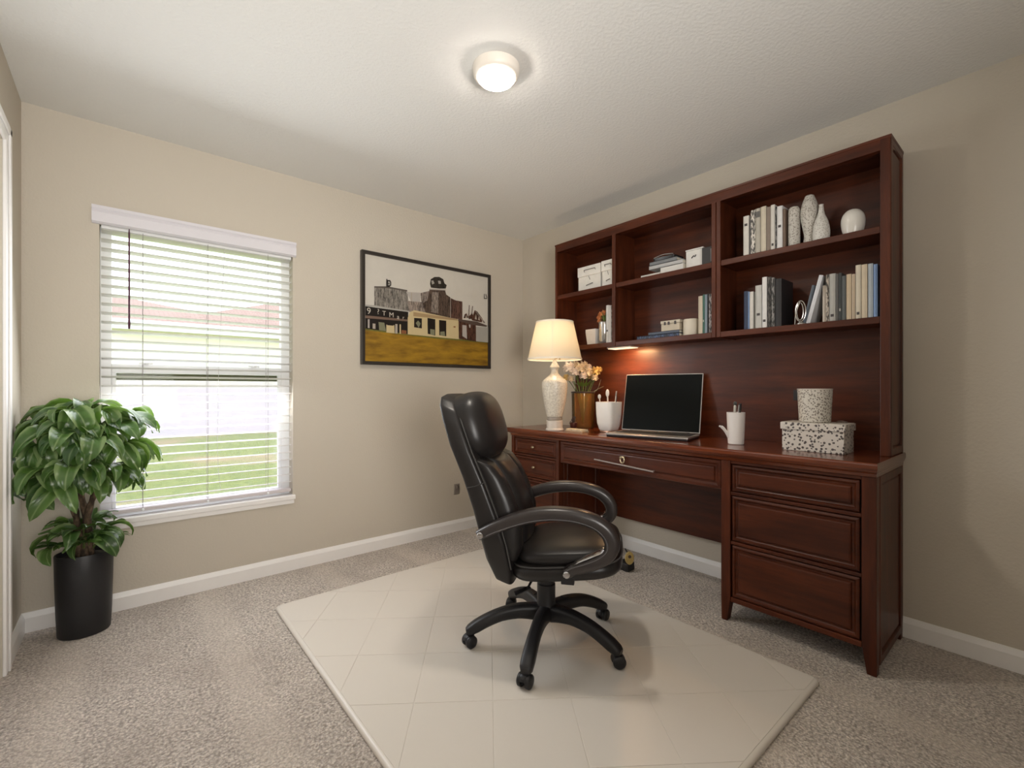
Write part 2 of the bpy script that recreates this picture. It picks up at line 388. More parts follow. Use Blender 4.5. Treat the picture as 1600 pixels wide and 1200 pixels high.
# ------------------------------------------------------------------ ceiling light
cl = thing('ceiling_light', 'small round flush ceiling light, switched on, white rim', 'light', (1.17, 1.49, 2.39))
bm = NB(); lathe(bm, [(0.075, 2.396), (0.088, 2.402), (0.094, 2.412), (0.097, 2.439), (0.06, 2.4395)], (1.17, 1.49, 0), 40)
obj('rim', bm, plain('light_rim', (0.82, 0.76, 0.68), 0.4, 0.02), cl, smooth=True)
bm = NB(); lathe(bm, [(0.0764, 2.404), (0.0764, 2.396), (0.070, 2.388), (0.045, 2.382), (0.005, 2.380)], (1.17, 1.49, 0), 40)
obj('diffuser', bm, emit('lit_diffuser', (1.0, 0.92, 0.80), 62.0), cl, smooth=True, label='glowing white diffuser')

# ------------------------------------------------------------------ picture
PIC = [('sky',[(1.249,2.04),(2.291,2.051),(2.291,1.326),(1.249,1.31)]),
('field',[(1.249,1.53),(1.565,1.519),(1.788,1.509),(2.291,1.507),(2.291,1.326),(1.249,1.31)]),
('fringe',[(1.249,1.536),(1.565,1.524),(1.788,1.516),(2.291,1.512),(2.291,1.5),(1.788,1.502),(1.565,1.51),(1.249,1.522)]),
('silo_grey',[(1.317,1.825),(1.411,1.836),(1.565,1.831),(1.581,1.687),(1.317,1.698)]),
('cap',[(1.317,1.829),(1.411,1.842),(1.565,1.837),(1.565,1.827),(1.411,1.829),(1.317,1.819)]),
('pale',[(1.557,1.823),(1.669,1.832),(1.669,1.762),(1.593,1.762)]),
('brown_grey',[(1.565,1.759),(1.688,1.764),(1.693,1.692),(1.621,1.694),(1.579,1.679)]),
('pale_line',[(1.593,1.822),(1.604,1.823),(1.604,1.759),(1.593,1.759)]),
('brown_grey2',[(1.669,1.829),(1.748,1.857),(1.778,1.692),(1.688,1.691)]),
('tower',[(1.688,1.756),(1.728,1.783),(1.748,1.873),(1.88,1.883),(1.891,1.848),(1.928,1.831),(1.928,1.672),(1.849,1.673),(1.713,1.69)]),
('tower_lit',[(1.768,1.85),(1.823,1.857),(1.823,1.693),(1.758,1.699)]),
('tower_right',[(1.931,1.826),(1.976,1.814),(2.039,1.812),(2.039,1.669),(1.931,1.672)]),
('dome',[(1.75,1.909),(1.756,1.945),(1.788,1.967),(1.829,1.974),(1.865,1.962),(1.875,1.932),(1.896,1.921),(1.886,1.893),(1.829,1.885),(1.758,1.882)]),
('dome_hole',[(1.76,1.935),(1.778,1.939),(1.788,1.919),(1.768,1.907)]),
('dome_hole',[(1.818,1.944),(1.841,1.945),(1.845,1.923),(1.823,1.92)]),
('dome_line',[(1.748,1.873),(1.886,1.887),(1.886,1.878),(1.748,1.865)]),
('eave_light',[(1.254,1.694),(1.317,1.698),(1.581,1.688),(1.581,1.68),(1.317,1.688),(1.254,1.684)]),
('dark',[(1.254,1.684),(1.572,1.679),(1.569,1.519),(1.254,1.533)]),
('beam',[(1.254,1.622),(1.567,1.624),(1.567,1.61),(1.254,1.603)]),
('pale',[(1.271,1.597),(1.283,1.598),(1.283,1.537),(1.271,1.538)]),
('pale_line',[(1.305,1.571),(1.325,1.571),(1.325,1.535),(1.305,1.536)]),
('greengrey',[(1.347,1.585),(1.389,1.584),(1.402,1.527),(1.352,1.529)]),
('cream',[(1.404,1.572),(1.464,1.574),(1.466,1.516),(1.404,1.517)]),
('dark',[(1.411,1.579),(1.457,1.58),(1.457,1.569),(1.411,1.569)]),
('pale_line',[(1.471,1.583),(1.488,1.583),(1.488,1.516),(1.47,1.516)]),
('cream',[(1.504,1.583),(1.514,1.584),(1.514,1.516),(1.504,1.516)]),
('rust',[(1.52,1.545),(1.557,1.543),(1.557,1.518),(1.517,1.518)]),
('cream',[(1.567,1.517),(1.567,1.636),(1.585,1.68),(1.621,1.697),(2.004,1.666),(2.004,1.512)]),
('cream_shade',[(1.612,1.683),(1.993,1.669),(1.993,1.658),(1.612,1.652)]),
('dark',[(1.728,1.652),(1.794,1.648),(1.794,1.524),(1.73,1.533)]),
('dark',[(1.827,1.646),(1.89,1.646),(1.89,1.526),(1.829,1.53)]),
('dark',[(1.618,1.641),(1.681,1.643),(1.681,1.569),(1.618,1.572)]),
('greengrey',[(1.631,1.604),(1.65,1.625),(1.671,1.605),(1.655,1.571)]),
('greengrey',[(1.75,1.571),(1.788,1.569),(1.788,1.523),(1.752,1.53)]),
('greengrey',[(1.837,1.557),(1.875,1.563),(1.88,1.528),(1.837,1.531)]),
('rust',[(1.955,1.609),(1.974,1.611),(1.974,1.601),(1.955,1.6)]),
('brown',[(2.001,1.664),(2.167,1.648),(2.169,1.505),(2.004,1.516)]),
('pale',[(2.037,1.627),(2.076,1.626),(2.081,1.519),(2.037,1.539)]),
('pale',[(2.098,1.637),(2.115,1.636),(2.113,1.61),(2.103,1.613)]),
('pale_grey',[(2.167,1.625),(2.291,1.629),(2.291,1.505),(2.169,1.507)]),
('eave_dark',[(1.998,1.67),(2.179,1.666),(2.283,1.643),(2.273,1.633),(2.132,1.636),(1.998,1.655)]),
('brown',[(2.048,1.68),(2.059,1.713),(2.076,1.724),(2.093,1.69)]),
('pale_line',[(2.064,1.685),(2.073,1.712),(2.081,1.687)]),
('brown_grey',[(2.089,1.688),(2.098,1.79),(2.107,1.791),(2.103,1.691)]),
('brown_grey',[(2.119,1.719),(2.13,1.788),(2.139,1.787),(2.13,1.716)]),
('brown',[(2.093,1.698),(2.132,1.73),(2.144,1.689),(2.098,1.679)]),
('brown',[(2.123,1.682),(2.155,1.756),(2.179,1.749),(2.231,1.697),(2.225,1.665),(2.132,1.672)]),
('pale_line',[(2.155,1.685),(2.167,1.729),(2.176,1.682)]),
('pale_line',[(2.188,1.681),(2.196,1.718),(2.207,1.679)]),
('brown_grey',[(2.167,1.754),(2.259,1.666),(2.247,1.66),(2.16,1.746)]),
('dark',[(1.403,1.892),(1.41,1.893),(1.41,1.838),(1.403,1.837)]),
('dark',[(1.409,1.885),(1.431,1.888),(1.439,1.875),(1.439,1.851),(1.427,1.84),(1.411,1.839)]),
('pale_grey',[(1.415,1.877),(1.427,1.878),(1.432,1.869),(1.431,1.852),(1.416,1.848)]),
('dark',[(1.418,1.866),(1.425,1.868),(1.425,1.856),(1.418,1.857)]),
('dark',[(2.247,1.9),(2.253,1.901),(2.253,1.861),(2.247,1.862)]),
('dark',[(2.247,1.865),(2.278,1.869),(2.278,1.863),(2.247,1.859)]),
('dark',[(2.261,1.9),(2.268,1.901),(2.28,1.871),(2.273,1.87)])]
PC = dict(sky=(0.60, 0.565, 0.50), silo_grey=(0.20, 0.18, 0.155), cap=(0.10, 0.085, 0.07), pale=(0.42, 0.385, 0.35), brown_grey=(0.23, 0.185, 0.155), pale_line=(0.40, 0.35, 0.29),
    brown_grey2=(0.22, 0.18, 0.155), tower=(0.075, 0.05, 0.036), tower_lit=(0.21, 0.17, 0.14), tower_right=(0.095, 0.048, 0.034), dome=(0.03, 0.024, 0.018), dome_hole=(0.38, 0.35, 0.31), dome_line=(0.42, 0.38, 0.33),
    eave_light=(0.38, 0.36, 0.32), dark=(0.012, 0.008, 0.006), beam=(0.17, 0.11, 0.08), greengrey=(0.20, 0.20, 0.125), cream=(0.56, 0.45, 0.25), cream_shade=(0.36, 0.25, 0.13), rust=(0.22, 0.085, 0.035), brown=(0.07, 0.03, 0.018),
    pale_grey=(0.36, 0.34, 0.30), eave_dark=(0.09, 0.06, 0.045))
def print_mat(k, col):
    m, nt, b = new_mat('print_'+k); v = coords(nt)
    strong = k in ('silo_grey', 'tower', 'tower_lit', 'tower_right', 'brown_grey', 'brown_grey2', 'brown', 'dome')
    n = nz(nt, coords(nt, (6, 1, 1.2)) if strong else v, 22 if strong else 8, 5, 0.75)
    a = 0.72 if strong else 0.08
    c = mix(nt, tuple(x*(1-a) for x in col), tuple(min(1, x*(1+a)) for x in col), ramp(nt, n, 0.38, 0.62) if strong else n)
    nt.links.new(c, b.inputs['Base Color']); setp(b, rough=0.45, spec=0.3); return m
PM = {k: print_mat(k, c) for k, c in PC.items()}
m, nt, b = new_mat('print_field'); v = coords(nt, (1.2, 1, 5))
c1 = mix(nt, (0.165, 0.085, 0.010), (0.40, 0.225, 0.018), ramp(nt, nz(nt, v, 4.5, 4, 0.6), 0.33, 0.68))
nt.links.new(mix(nt, c1, (0.10, 0.045, 0.012), ramp(nt, nz(nt, v, 2.3, 3), 0.55, 0.75, (0, 0, 0), (0.7, 0.7, 0.7))), b.inputs['Base Color']); setp(b, rough=0.45, spec=0.3); PM['field'] = m
PM['fringe'] = plain('print_fringe', (0.13, 0.12, 0.018), 0.45, 0.5, 60)
pic = thing('framed_picture', 'large framed landscape print of old farm buildings above a golden field', 'picture', (1.77, YW-0.001, 1.285))
bm = NB(); names = sorted(PM); FX0, FX1, FZ0, FZ1 = 1.228, 2.322, 1.288, 2.064
box(bm, FX0+0.006, FX1-0.006, YW-0.026, YW-0.004, FZ0+0.006, FZ1-0.006, mi=names.index('sky'))
for i, (k, pts) in enumerate(PIC):
    pp = []
    for x, z in pts:
        x = FX0+0.022 + (x-1.249)/(2.291-1.249)*(FX1-FX0-0.044); z = min(max(z, FZ0+0.012), FZ1-0.012)
        if z < 1.34: z = FZ0+0.010
        pp.append((x, YW-0.0265-0.00010*i, z))
    if k == 'sky': continue
    f = bm.faces.new([bm.verts.new(p) for p in pp]); f.material_index = names.index(k)
    bmesh.ops.triangulate(bm, faces=[f])
me = bpy.data.meshes.new('print')
for v_ in bm.verts: v_.co -= pic.location
bm.to_mesh(me); bm.free()
for n_ in names: me.materials.append(PM[n_])
po = bpy.data.objects.new('print', me); C.objects.link(po); po.parent = pic
M_LET = plain('print_lettering', (0.55, 0.50, 0.42), 0.5)
for ch, x, z, h in (('9', 1.277, 1.651, 0.045), ('?', 1.344, 1.654, 0.038), ('T', 1.387, 1.647, 0.034), ('M', 1.442, 1.642, 0.036), ('a', 1.493, 1.633, 0.034), ('r', 1.534, 1.633, 0.026)):
    cu = bpy.data.curves.new('t', 'FONT'); cu.body = ch; cu.size = h*1.35; cu.extrude = 0.0002; cu.align_x = 'CENTER'; cu.align_y = 'CENTER'
    to = bpy.data.objects.new('t', cu); C.objects.link(to)
    dg = bpy.context.evaluated_depsgraph_get(); tm = bpy.data.meshes.new_from_object(to.evaluated_get(dg)); bpy.data.objects.remove(to)
    tm.materials.clear(); tm.materials.append(M_LET)
    lo = bpy.data.objects.new('lettering', tm); C.objects.link(lo); lo.parent = po
    lo.rotation_euler = (PI/2, 0, 0); lo.location = Vector((x, YW-0.0345, z)) - pic.location
bm = NB(); t_, y0, y1 = 0.024, YW-0.040, YW-0.002
def pf(u, v, h): return (u, y1-h, v)
rect_rings(bm, pf, FX0, FX1, FZ0, FZ1, [(0.004, 0), (0, 0.004), (0, 0.036), (0.004, 0.040), (t_-0.003, 0.038), (t_, 0.030), (t_, 0.0)], back=False)
bm.faces.ensure_lookup_table(); big = max(bm.faces, key=lambda f: f.calc_area())
bm.faces.remove(big) if big.calc_area() > 0.5 else None
obj('frame', bm, plain('dark_frame', (0.030, 0.024, 0.020), 0.35), pic)

# ------------------------------------------------------------------ wall bracket
dv = thing('wall_bracket', 'small round metal plate fitting low on the window wall behind the chair', 'bracket', (2.01, YW, 0.30))
M_NI = plain('brushed_metal', (0.36, 0.33, 0.30), 0.35, metal=0.9)
bm = NB(); rect_rings(bm, lambda u, v, h: (u, YW-0.001-h, v), 1.982, 2.036, 0.292, 0.372, [(0, 0), (0, 0.004), (0.006, 0.007)])
obj('plate', bm, plain('plate_metal', (0.36, 0.32, 0.28), 0.4, metal=0.5), dv, bevel=0.002)
bm = NB(); lathe(bm, [(0.014, 0), (0.014, 0.008), (0.008, 0.010), (0.008, 0.014)], (2.012, YW-0.006, 0.345), 12, M=Matrix.Rotation(PI/2, 3, 'X'))
obj('stub', bm, M_NI, dv, smooth=True)

# ------------------------------------------------------------------ chair mat
MX0, MX1, MY0, MY1 = 0.585, 2.030, 0.585, 2.572
M_MAT = plain('cream_mat', (0.66, 0.61, 0.545), 0.33, 0.03, 2.0, 0.05, 30, 0.001, spec=0.4)
mt = thing('chair_mat', 'large cream mat with faint square grid, lying on the carpet under the chair', 'mat', ((MX0+MX1)/2, (MY0+MY1)/2, 0))
def rrect(x0, x1, y0, y1, r, z, n=6):
    out = []
    for cx_, cy_, a0 in ((x1-r, y1-r, 0), (x0+r, y1-r, PI/2), (x0+r, y0+r, PI), (x1-r, y0+r, 3*PI/2)):
        for k in range(n+1):
            a = a0+PI/2*k/n; out.append((cx_+r*math.cos(a), cy_+r*math.sin(a), z))
    return out
bm = NB(); rs = []
for ins, z in ((0.002, 0.0), (0.0, 0.003), (0.0, 0.010), (0.003, 0.015), (0.008, 0.0178), (0.013, 0.0185)):
    rs.append(rrect(MX0+ins, MX1-ins, MY0+ins, MY1-ins, 0.03-ins*0.5, z))
rings(bm, rs); obj('mat_base', bm, M_MAT, mt, smooth=True)
def clip(poly, a, b_, keep):
    out = []
    for i in range(len(poly)):
        p, q = poly[i], poly[(i+1) % len(poly)]
        dp, dq = keep(p), keep(q)
        if dp >= 0: out.append(p)
        if dp*dq < 0:
            t = dp/(dp-dq); out.append((p[0]+(q[0]-p[0])*t, p[1]+(q[1]-p[1])*t))
    return out
g = 0.0013; lim = (MX0+0.016, MX1-0.016, MY0+0.016, MY1-0.016); tw, tl = 0.277, 0.306
ang = -math.atan2(SN, CS) + math.radians(3.0)
ux = Vector((math.cos(ang), math.sin(ang))); uy = Vector((-math.sin(ang), math.cos(ang)))
og = Vector((0.21*CS+1.643*SN, -0.21*SN+1.643*CS))
for i in range(-8, 9):
    for j in range(-8, 9):
        cor = [og+ux*(tw*a)+uy*(tl*b_) for a, b_ in ((i, j), (i+1, j), (i+1, j+1), (i, j+1))]
        cc = sum(cor, Vector((0, 0)))/4
        cor = [c_ + (cc-c_).normalized()*g*1.41 for c_ in cor]
        poly = [(c_.x, c_.y) for c_ in cor]
        for kf in (lambda p: p[0]-lim[0], lambda p: lim[1]-p[0], lambda p: p[1]-lim[2], lambda p: lim[3]-p[1]):
            poly = clip(poly, 0, 0, kf)
            if len(poly) < 3: break
        if len(poly) < 3: continue
        area = abs(sum(poly[k][0]*poly[(k+1) % len(poly)][1]-poly[(k+1) % len(poly)][0]*poly[k][1] for k in range(len(poly))))/2
        if area < 0.0008: continue
        cx_ = sum(p[0] for p in poly)/len(poly); cy_ = sum(p[1] for p in poly)/len(poly)
        bm = NB(); sh = lambda p, q: (cx_+(p[0]-cx_)*q, cy_+(p[1]-cy_)*q)
        rings(bm, [[(*p, 0.0182) for p in poly], [(*p, 0.0193) for p in poly], [(*sh(p, 0.993), 0.0199) for p in poly]], cap0=False)
        obj('tile', bm, M_MAT, mt)

# ------------------------------------------------------------------ desk
DT, DX, DB = 0.835, 2.225, 2.693        # top height, front face, back
DYR, DYL = 0.455, 2.650
desk = thing('executive_desk', 'long dark mahogany pedestal desk against the right wall', 'desk', (2.45, 1.55, 0))
bm = NB(); rs = []
for ins, z in ((0.030, 0.778), (0.028, 0.790), (0.022, 0.796), (0.012, 0.800), (0.010, 0.806), (0.002, 0.809), (0.0, 0.814), (0.0, 0.826), (0.003, 0.832), (0.008, 0.835)):
    rs.append([(DX-0.035+ins, DYR-0.010+ins*0.3, z), (DB, DYR-0.010+ins*0.3, z), (DB, DYL+0.03-ins, z), (DX-0.035+ins, DYL+0.03-ins, z)])
rings(bm, rs); obj('desktop', bm, WTOP, desk, label='glossy red brown desktop with moulded edge')
# posts / tapered legs
def post(y0, y1, x0, x1, tz=0.11, taper=0.016, side=1):
    bm = NB(); ya, yb = (y0+taper, y1) if side > 0 else (y0, y1-taper)
    if side == 0: ya, yb = y0+taper/2, y1-taper/2
    rings(bm, [[(x0+0.004, ya, 0.001), (x1-0.010, ya, 0.001), (x1-0.010, yb, 0.001), (x0+0.004, yb, 0.001)],
               [(x0, y0, tz), (x1, y0, tz), (x1, y1, tz), (x0, y1, tz)], [(x0, y0, 0.777), (x1, y0, 0.777), (x1, y1, 0.777), (x0, y1, 0.777)]])
    obj('leg', bm, WZ, desk, bevel=0.003)
post(DYR, DYR+0.048, DX, DX+0.05, side=-1); post(1.018, 1.062, DX, DX+0.05, side=1)
post(2.158, 2.185, DX, DX+0.05, side=-1); post(DYL-0.028, DYL, DX, DX+0.05, side=1)
post(DYR, DYR+0.04, DB-0.05, DB, side=-1); post(1.018, 1.062, DB-0.05, DB, side=1)
post(2.158, 2.185, DB-0.05, DB, side=-1); post(DYL-0.028, DYL, DB-0.05, DB, side=1)
# side panels with recessed field
def side_panel(yf, sgn, x0, x1, z0, z1, name='side_panel', parent=None, th=0.018):
    bm = NB(); fn = lambda u, v, h: (u, yf+sgn*h, v)
    rect_rings(bm, fn, x0, x1, z0, z1, [(0, -th), (0, -0.003), (0.003, 0), (0.030, 0), (0.034, -0.004), (0.036, -0.010), (0.041, -0.010), (0.046, -0.006)])
    return obj(name, bm, WZ, parent or desk)
side_panel(DYR-0.001, -1, DX+0.051, DB-0.051+0.04, 0.03, 0.777)
side_panel(1.0615, 1, DX+0.051, DB-0.051, 0.10, 0.777)
side_panel(2.1585, -1, DX+0.051, DB-0.051, 0.10, 0.777)
side_panel(DYL+0.001, 1, DX+0.051, DB-0.051, 0.10, 0.777)
# drawers
PR_R = [(0, 0.018), (0, 0.002), (0.002, 0), (0.008, -0.003), (0.012, -0.003), (0.016, 0.004), (0.020, 0.007), (0.026, 0.007), (0.030, 0.001), (0.036, -0.001)]
def drawer(y0, y1, z0, z1, x, prof=PR_R, label=None):
    bm = NB(); rect_rings(bm, lambda u, v, h: (x+h, u, v), y0, y1, z0, z1, prof)
    return obj('drawer', bm, WY, desk, label=label)
R0, R1 = DYR+0.050, 1.016
rails = [(0.612, 0.628), (0.375, 0.391), (0.098, 0.122), (0.762, 0.777)]
for a, b_ in rails: obj('rail', bx(DX+0.004, DX+0.03, R0-0.002, R1+0.002, a, b_), WY, desk, bevel=0.003)
obj('drawer_case', bx(DX+0.024, DB-0.06, R0, R1, 0.10, 0.772), WDARK, desk, label='dark inner case behind the drawers')
drawer(R0+0.005, R1-0.005, 0.632, 0.758, DX+0.006); drawer(R0+0.005, R1-0.005, 0.395, 0.608, DX+0.006); drawer(R0+0.005, R1-0.005, 0.126, 0.371, DX+0.006)
L0, L1 = 2.187, DYL-0.030
for a, b_ in ((0.762, 0.777), (0.636, 0.650), (0.474, 0.488), (0.098, 0.122)): obj('rail', bx(DX+0.004, DX+0.03, L0-0.002, L1+0.002, a, b_), WY, desk, bevel=0.003)
obj('drawer_case', bx(DX+0.024, DB-0.06, L0, L1, 0.10, 0.772), WDARK, desk, label='dark inner case behind the drawers')
M_BRASS = plain('aged_brass', (0.50, 0.41, 0.27), 0.32, metal=0.9)
M_BAR = plain('bar_metal', (0.42, 0.36, 0.33), 0.35, metal=0.6)
def knob(dr, y, z, x=DX, big=1.0):
    bm = NB(); lathe(bm, [(0.006*big, 0), (0.004*big, 0.008), (0.010*big, 0.014), (0.012*big, 0.020), (0.008*big, 0.026)], (x+0.006, y, z), 14, sx=0.8, M=Matrix.Rotation(-PI/2, 3, 'Y'))
    obj('knob', bm, M_BRASS, dr, smooth=True)
d1 = drawer(L0+0.005, L1-0.005, 0.654, 0.758, DX+0.006); knob(d1, 2.407, 0.708, DX+0.004)
d2 = drawer(L0+0.005, L1-0.005, 0.492, 0.632, DX+0.006); knob(d2, 2.402, 0.565, DX+0.004)
drawer(L0+0.005, L1-0.005, 0.126, 0.470, DX+0.006)
# centre pencil drawer and apron
obj('drawer_case', bx(DX+0.03, DB-0.1, 1.064, 2.156, 0.635, 0.777), WDARK, desk, label='dark inner case of the centre drawer')
cd = drawer(1.066, 2.155, 0.628, 0.772, DX+0.012, [(0, 0.018), (0, 0.004), (0.003, -0.001), (0.016, -0.001), (0.020, 0.003), (0.026, 0.008), (0.034, 0.008), (0.038, 0.002), (0.044, 0.001)])
bm = NB(); x = DX+0.012   # ring shaped pull
lathe(bm, [(0.008, 0), (0.008, 0.008), (0.005, 0.014)], (x, 1.640, 0.722), 12, M=Matrix.Rotation(-PI/2, 3, 'Y'))
ringp = [(x-0.018, 1.640+0.014*math.sin(a), 0.708+0.018*math.cos(a)) for a in [2*PI*k/16 for k in range(17)]]
sweep(bm, ringp, (0.0045, 0.0045), up=(1, 0, 0), n=8, cap=False); blob(bm, (x-0.018, 1.646, 0.722), (0.008, 0.013, 0.008), nu=12, nv=8)
obj('knob', bm, M_BRASS, cd, smooth=True, label='brass ring shaped pull')
bm = NB(); sweep(bm, [(x-0.022, 1.843, 0.688), (x-0.022, 1.43, 0.668)], (0.005, 0.005), n=8)
for yy, zz in ((1.82, 0.687), (1.44, 0.669)): sweep(bm, [(x+0.001, yy, zz), (x-0.022, yy, zz)], (0.004, 0.004), n=8)
obj('bar_handle', bm, M_BAR, cd, smooth=True, label='long slim metal bar handle')
obj('modesty_panel', bx(DB-0.035, DB-0.017, 1.062, 2.158, 0.225, 0.776), WY, desk)

# ------------------------------------------------------------------ hutch
HX, HT, H0 = 2.46, 2.19, 0.8355
HYR, HYL = 0.455, 2.420
hutch = thing('bookcase_hutch', 'tall dark mahogany shelf hutch standing on the back of the desk', 'shelf', (2.57, 1.44, H0))
obj('back_panel', bx(DB-0.016, DB, HYR+0.02, HYL-0.004, H0, HT-0.013), WY, hutch)
# face frame stiles
def bxo(name, mat, *a, bevel=0.003, parent=None, label=None): return obj(name, bx(*a), mat, parent or hutch, bevel=bevel, label=label)
bxo('stile', WZ, HX-0.004, HX+0.018, HYR, HYR+0.036, H0, HT-0.004)
bxo('stile', WZ, HX-0.004, HX+0.018, HYL-0.020, HYL, 1.400, HT-0.004)
bxo('stile', WZ, HX-0.002, HX+0.018, 1.176, 1.200, 1.400, HT-0.055); bxo('stile', WZ, HX-0.004, HX+0.018, 1.2015, 1.226, 1.400, HT-0.055)
bxo('stile', WZ, HX-0.004, HX+0.018, 1.870, 1.898, 1.400, HT-0.055)
bxo('divider', WZ, HX+0.018, DB-0.017, 1.188, 1.212, 1.400, HT-0.03); bxo('divider', WZ, HX+0.018, DB-0.017, 1.874, 1.894, 1.400, HT-0.03)
bxo('side_panel', WZ, HX+0.018, DB-0.001, HYL-0.020, HYL, 1.400, HT-0.025)
side_panel(HYR-0.001, -1, HX+0.002, DB, H0, HT-0.006, parent=hutch, th=0.02)
bm = NB(); rs = []
for ins, z in ((0.008, HT-0.055), (0.008, HT-0.012), (0.006, HT-0.010), (0.005, HT)):
    rs.append([(HX-0.010+ins, HYR-0.008+ins, z), (HX+0.02 if z < HT-0.035 else DB, HYR-0.008+ins, z), (HX+0.02 if z < HT-0.035 else DB, HYL+0.008-ins, z), (HX-0.010+ins, HYL+0.008-ins, z)])
rings(bm, rs); obj('top_board', bm, WY, hutch)
obj('top_panel', bx(HX+0.021, DB-0.0165, HYR+0.021, HYL-0.021, HT-0.042, HT-0.013), WY, hutch)
cols = [(HYR+0.0365, 1.176), (1.226, 1.870), (1.898, HYL-0.0205)]
colin = [(HYR+0.020, 1.187), (1.213, 1.873), (1.895, HYL-0.0205)]
for (a, b_), (c_, d_) in zip(cols, colin):
    bm = NB(); box(bm, HX+0.002, HX+0.018, a, b_, 1.785, 1.815); box(bm, HX+0.018, DB-0.017, c_, d_, 1.790, 1.815); obj('shelf', bm, WY, hutch, bevel=0.0025)
bm = NB()
for a, b_ in cols: box(bm, HX-0.002, HX+0.018, a, b_, 1.400, 1.430)
for c_, d_ in colin: box(bm, HX+0.018, DB-0.017, c_, d_, 1.405, 1.430)
obj('bottom_shelf', bm, WY, hutch, bevel=0.0025)
obj('outlet', bx(DB-0.020, DB-0.0155, 0.845, 0.895, 1.062, 1.115), plain('dark_outlet', (0.012, 0.008, 0.008), 0.4), hutch, bevel=0.001, label='small dark square outlet in the back panel')
led = thing('shelf_light', 'slim light bar glowing under the hutch shelf above the lamp', 'light', (2.52, 1.87, 1.388))
obj('housing', bx(2.485, 2.575, 1.77, 1.96, 1.392, 1.3995), plain('light_housing', (0.6, 0.5, 0.4), 0.4), led, bevel=0.001)
obj('lens', bx(2.490, 2.570, 1.775, 1.955, 1.388, 1.3915), emit('lit_strip', (1.0, 0.75, 0.5), 0.9), led)

# ------------------------------------------------------------------ books and shelf objects
MC = {}
def cmat(col, rough=0.6, style=None):
    k = (col, rough, style)
    if k in MC: return MC[k]
    if style == 'speck':
        m, nt, b = new_mat('cover_speckled'); v = coords(nt)
        nt.links.new(mix(nt, tuple(c*0.25 for c in col), tuple(min(1, c*2.2) for c in col), ramp(nt, nz(nt, coords(nt, (1, 1, 0.35)), 160, 3), 0.46, 0.56)), b.inputs['Base Color']); setp(b, rough=rough)
    else: m = plain('cover', col, rough, 0.10, 30, 0.2, 250, 0.0004)
    MC[k] = m; return m
M_PAGE = plain('pages', (0.74, 0.69, 0.58), 0.9, 0.10, 200)
WHT, CRM, TAN, GRY, DGR, BLK, NVY, BLU, BRN, GRN = (0.66, 0.63, 0.58), (0.60, 0.54, 0.43), (0.56, 0.45, 0.31), (0.34, 0.32, 0.29), (0.12, 0.115, 0.11), (0.018, 0.016, 0.017), (0.03, 0.045, 0.09), (0.20, 0.30, 0.50), (0.16, 0.11, 0.08), (0.05, 0.13, 0.10)
M_INK = plain('spine_ink', (0.06, 0.05, 0.05), 0.6)
def ubook(y0, y1, z0, h, col, label, group, depth=0.155, x0=2.486, style=None, mark=0, lean=0.0, band=None):
    y0, y1 = min(y0, y1)+0.0006, max(y0, y1)-0.0006; t = y1-y0; cv = min(0.0025, t*0.22)
    b_ = thing('book', label, 'book', (x0+depth/2, (y0+y1)/2, z0), group)
    bm = NB(); box(bm, x0+0.002, x0+depth, y0, y0+cv, z0, z0+h); box(bm, x0+0.002, x0+depth, y1-cv, y1, z0, z0+h)
    n = 6; rs = []
    for z in (z0, z0+h): rs.append([(x0+0.002+0.003-0.005*math.sin(PI*k/n), y0+t*k/n, z) for k in range(n+1)] + [(x0+0.0055, y1, z), (x0+0.0055, y0, z)])
    rings(bm, rs)
    obj('cover', bm, cmat(col, 0.55, style), b_)
    obj('pages', bx(x0+0.0056, x0+depth-0.004, y0+cv, y1-cv, z0+0.003, z0+h-0.004), M_PAGE, b_)
    if mark:
        obj('spine_mark', bx(x0-0.0012, x0+0.0005, y0+t*0.25, y1-t*0.25, z0+h*mark, z0+h*mark+0.012), M_INK if sum(col) > 0.5 else cmat((0.5, 0.48, 0.42)), b_)
    if band:
        obj('spine_band', bx(x0-0.0010, x0+0.0005, y0+t*0.06, y1-t*0.06, z0+h*0.80, z0+h*0.93), cmat(band), b_)
    if lean: b_.rotation_euler.x = lean
    return b_
Z1, Z0 = 1.8155, 1.4305
gA = 'books in the row on the top right shelf'
for y0, y1, zt, col, lab, kw in (
    (1.069, 1.041, 2.025, WHT, 'white book, shortest cover at the left end of the top right shelf row', dict(mark=0.75)),
    (1.039, 1.032, 2.000, DGR, 'thin dark booklet right after the white end book, top right shelf', {}),
    (1.032, 1.010, 2.045, GRY, 'dark grey streaked book, third in the top right shelf row', dict(style='speck')),
    (1.009, 0.985, 2.047, (0.45, 0.42, 0.36), 'pale grey book with dark top band in the top right shelf row', dict(band=DGR)),
    (0.983, 0.957, 2.049, CRM, 'tall cream book near the middle of the top right shelf row', {}),
    (0.956, 0.936, 2.039, (0.25, 0.20, 0.165), 'brown grey book between two cream ones, top right shelf', {}),
    (0.935, 0.916, 2.044, WHT, 'off white tall book with a small mark, right of the brown grey one', dict(mark=0.1)),
    (0.915, 0.907, 2.030, DGR, 'thin black and grey book beside the white book with blue edge', dict(style='speck')),
    (0.906, 0.881, 2.028, (0.70, 0.69, 0.68), 'bright white book near the right end of the top right row', dict(mark=0.5)),
    (0.880, 0.867, 2.008, BRN, 'dark brown book at the right end, touching the speckled cylinder vase', {})):
    ubook(y0, y1, Z1, zt-Z1, col, lab, gA, **kw)
gB = 'books in the left cluster on the lower right shelf'
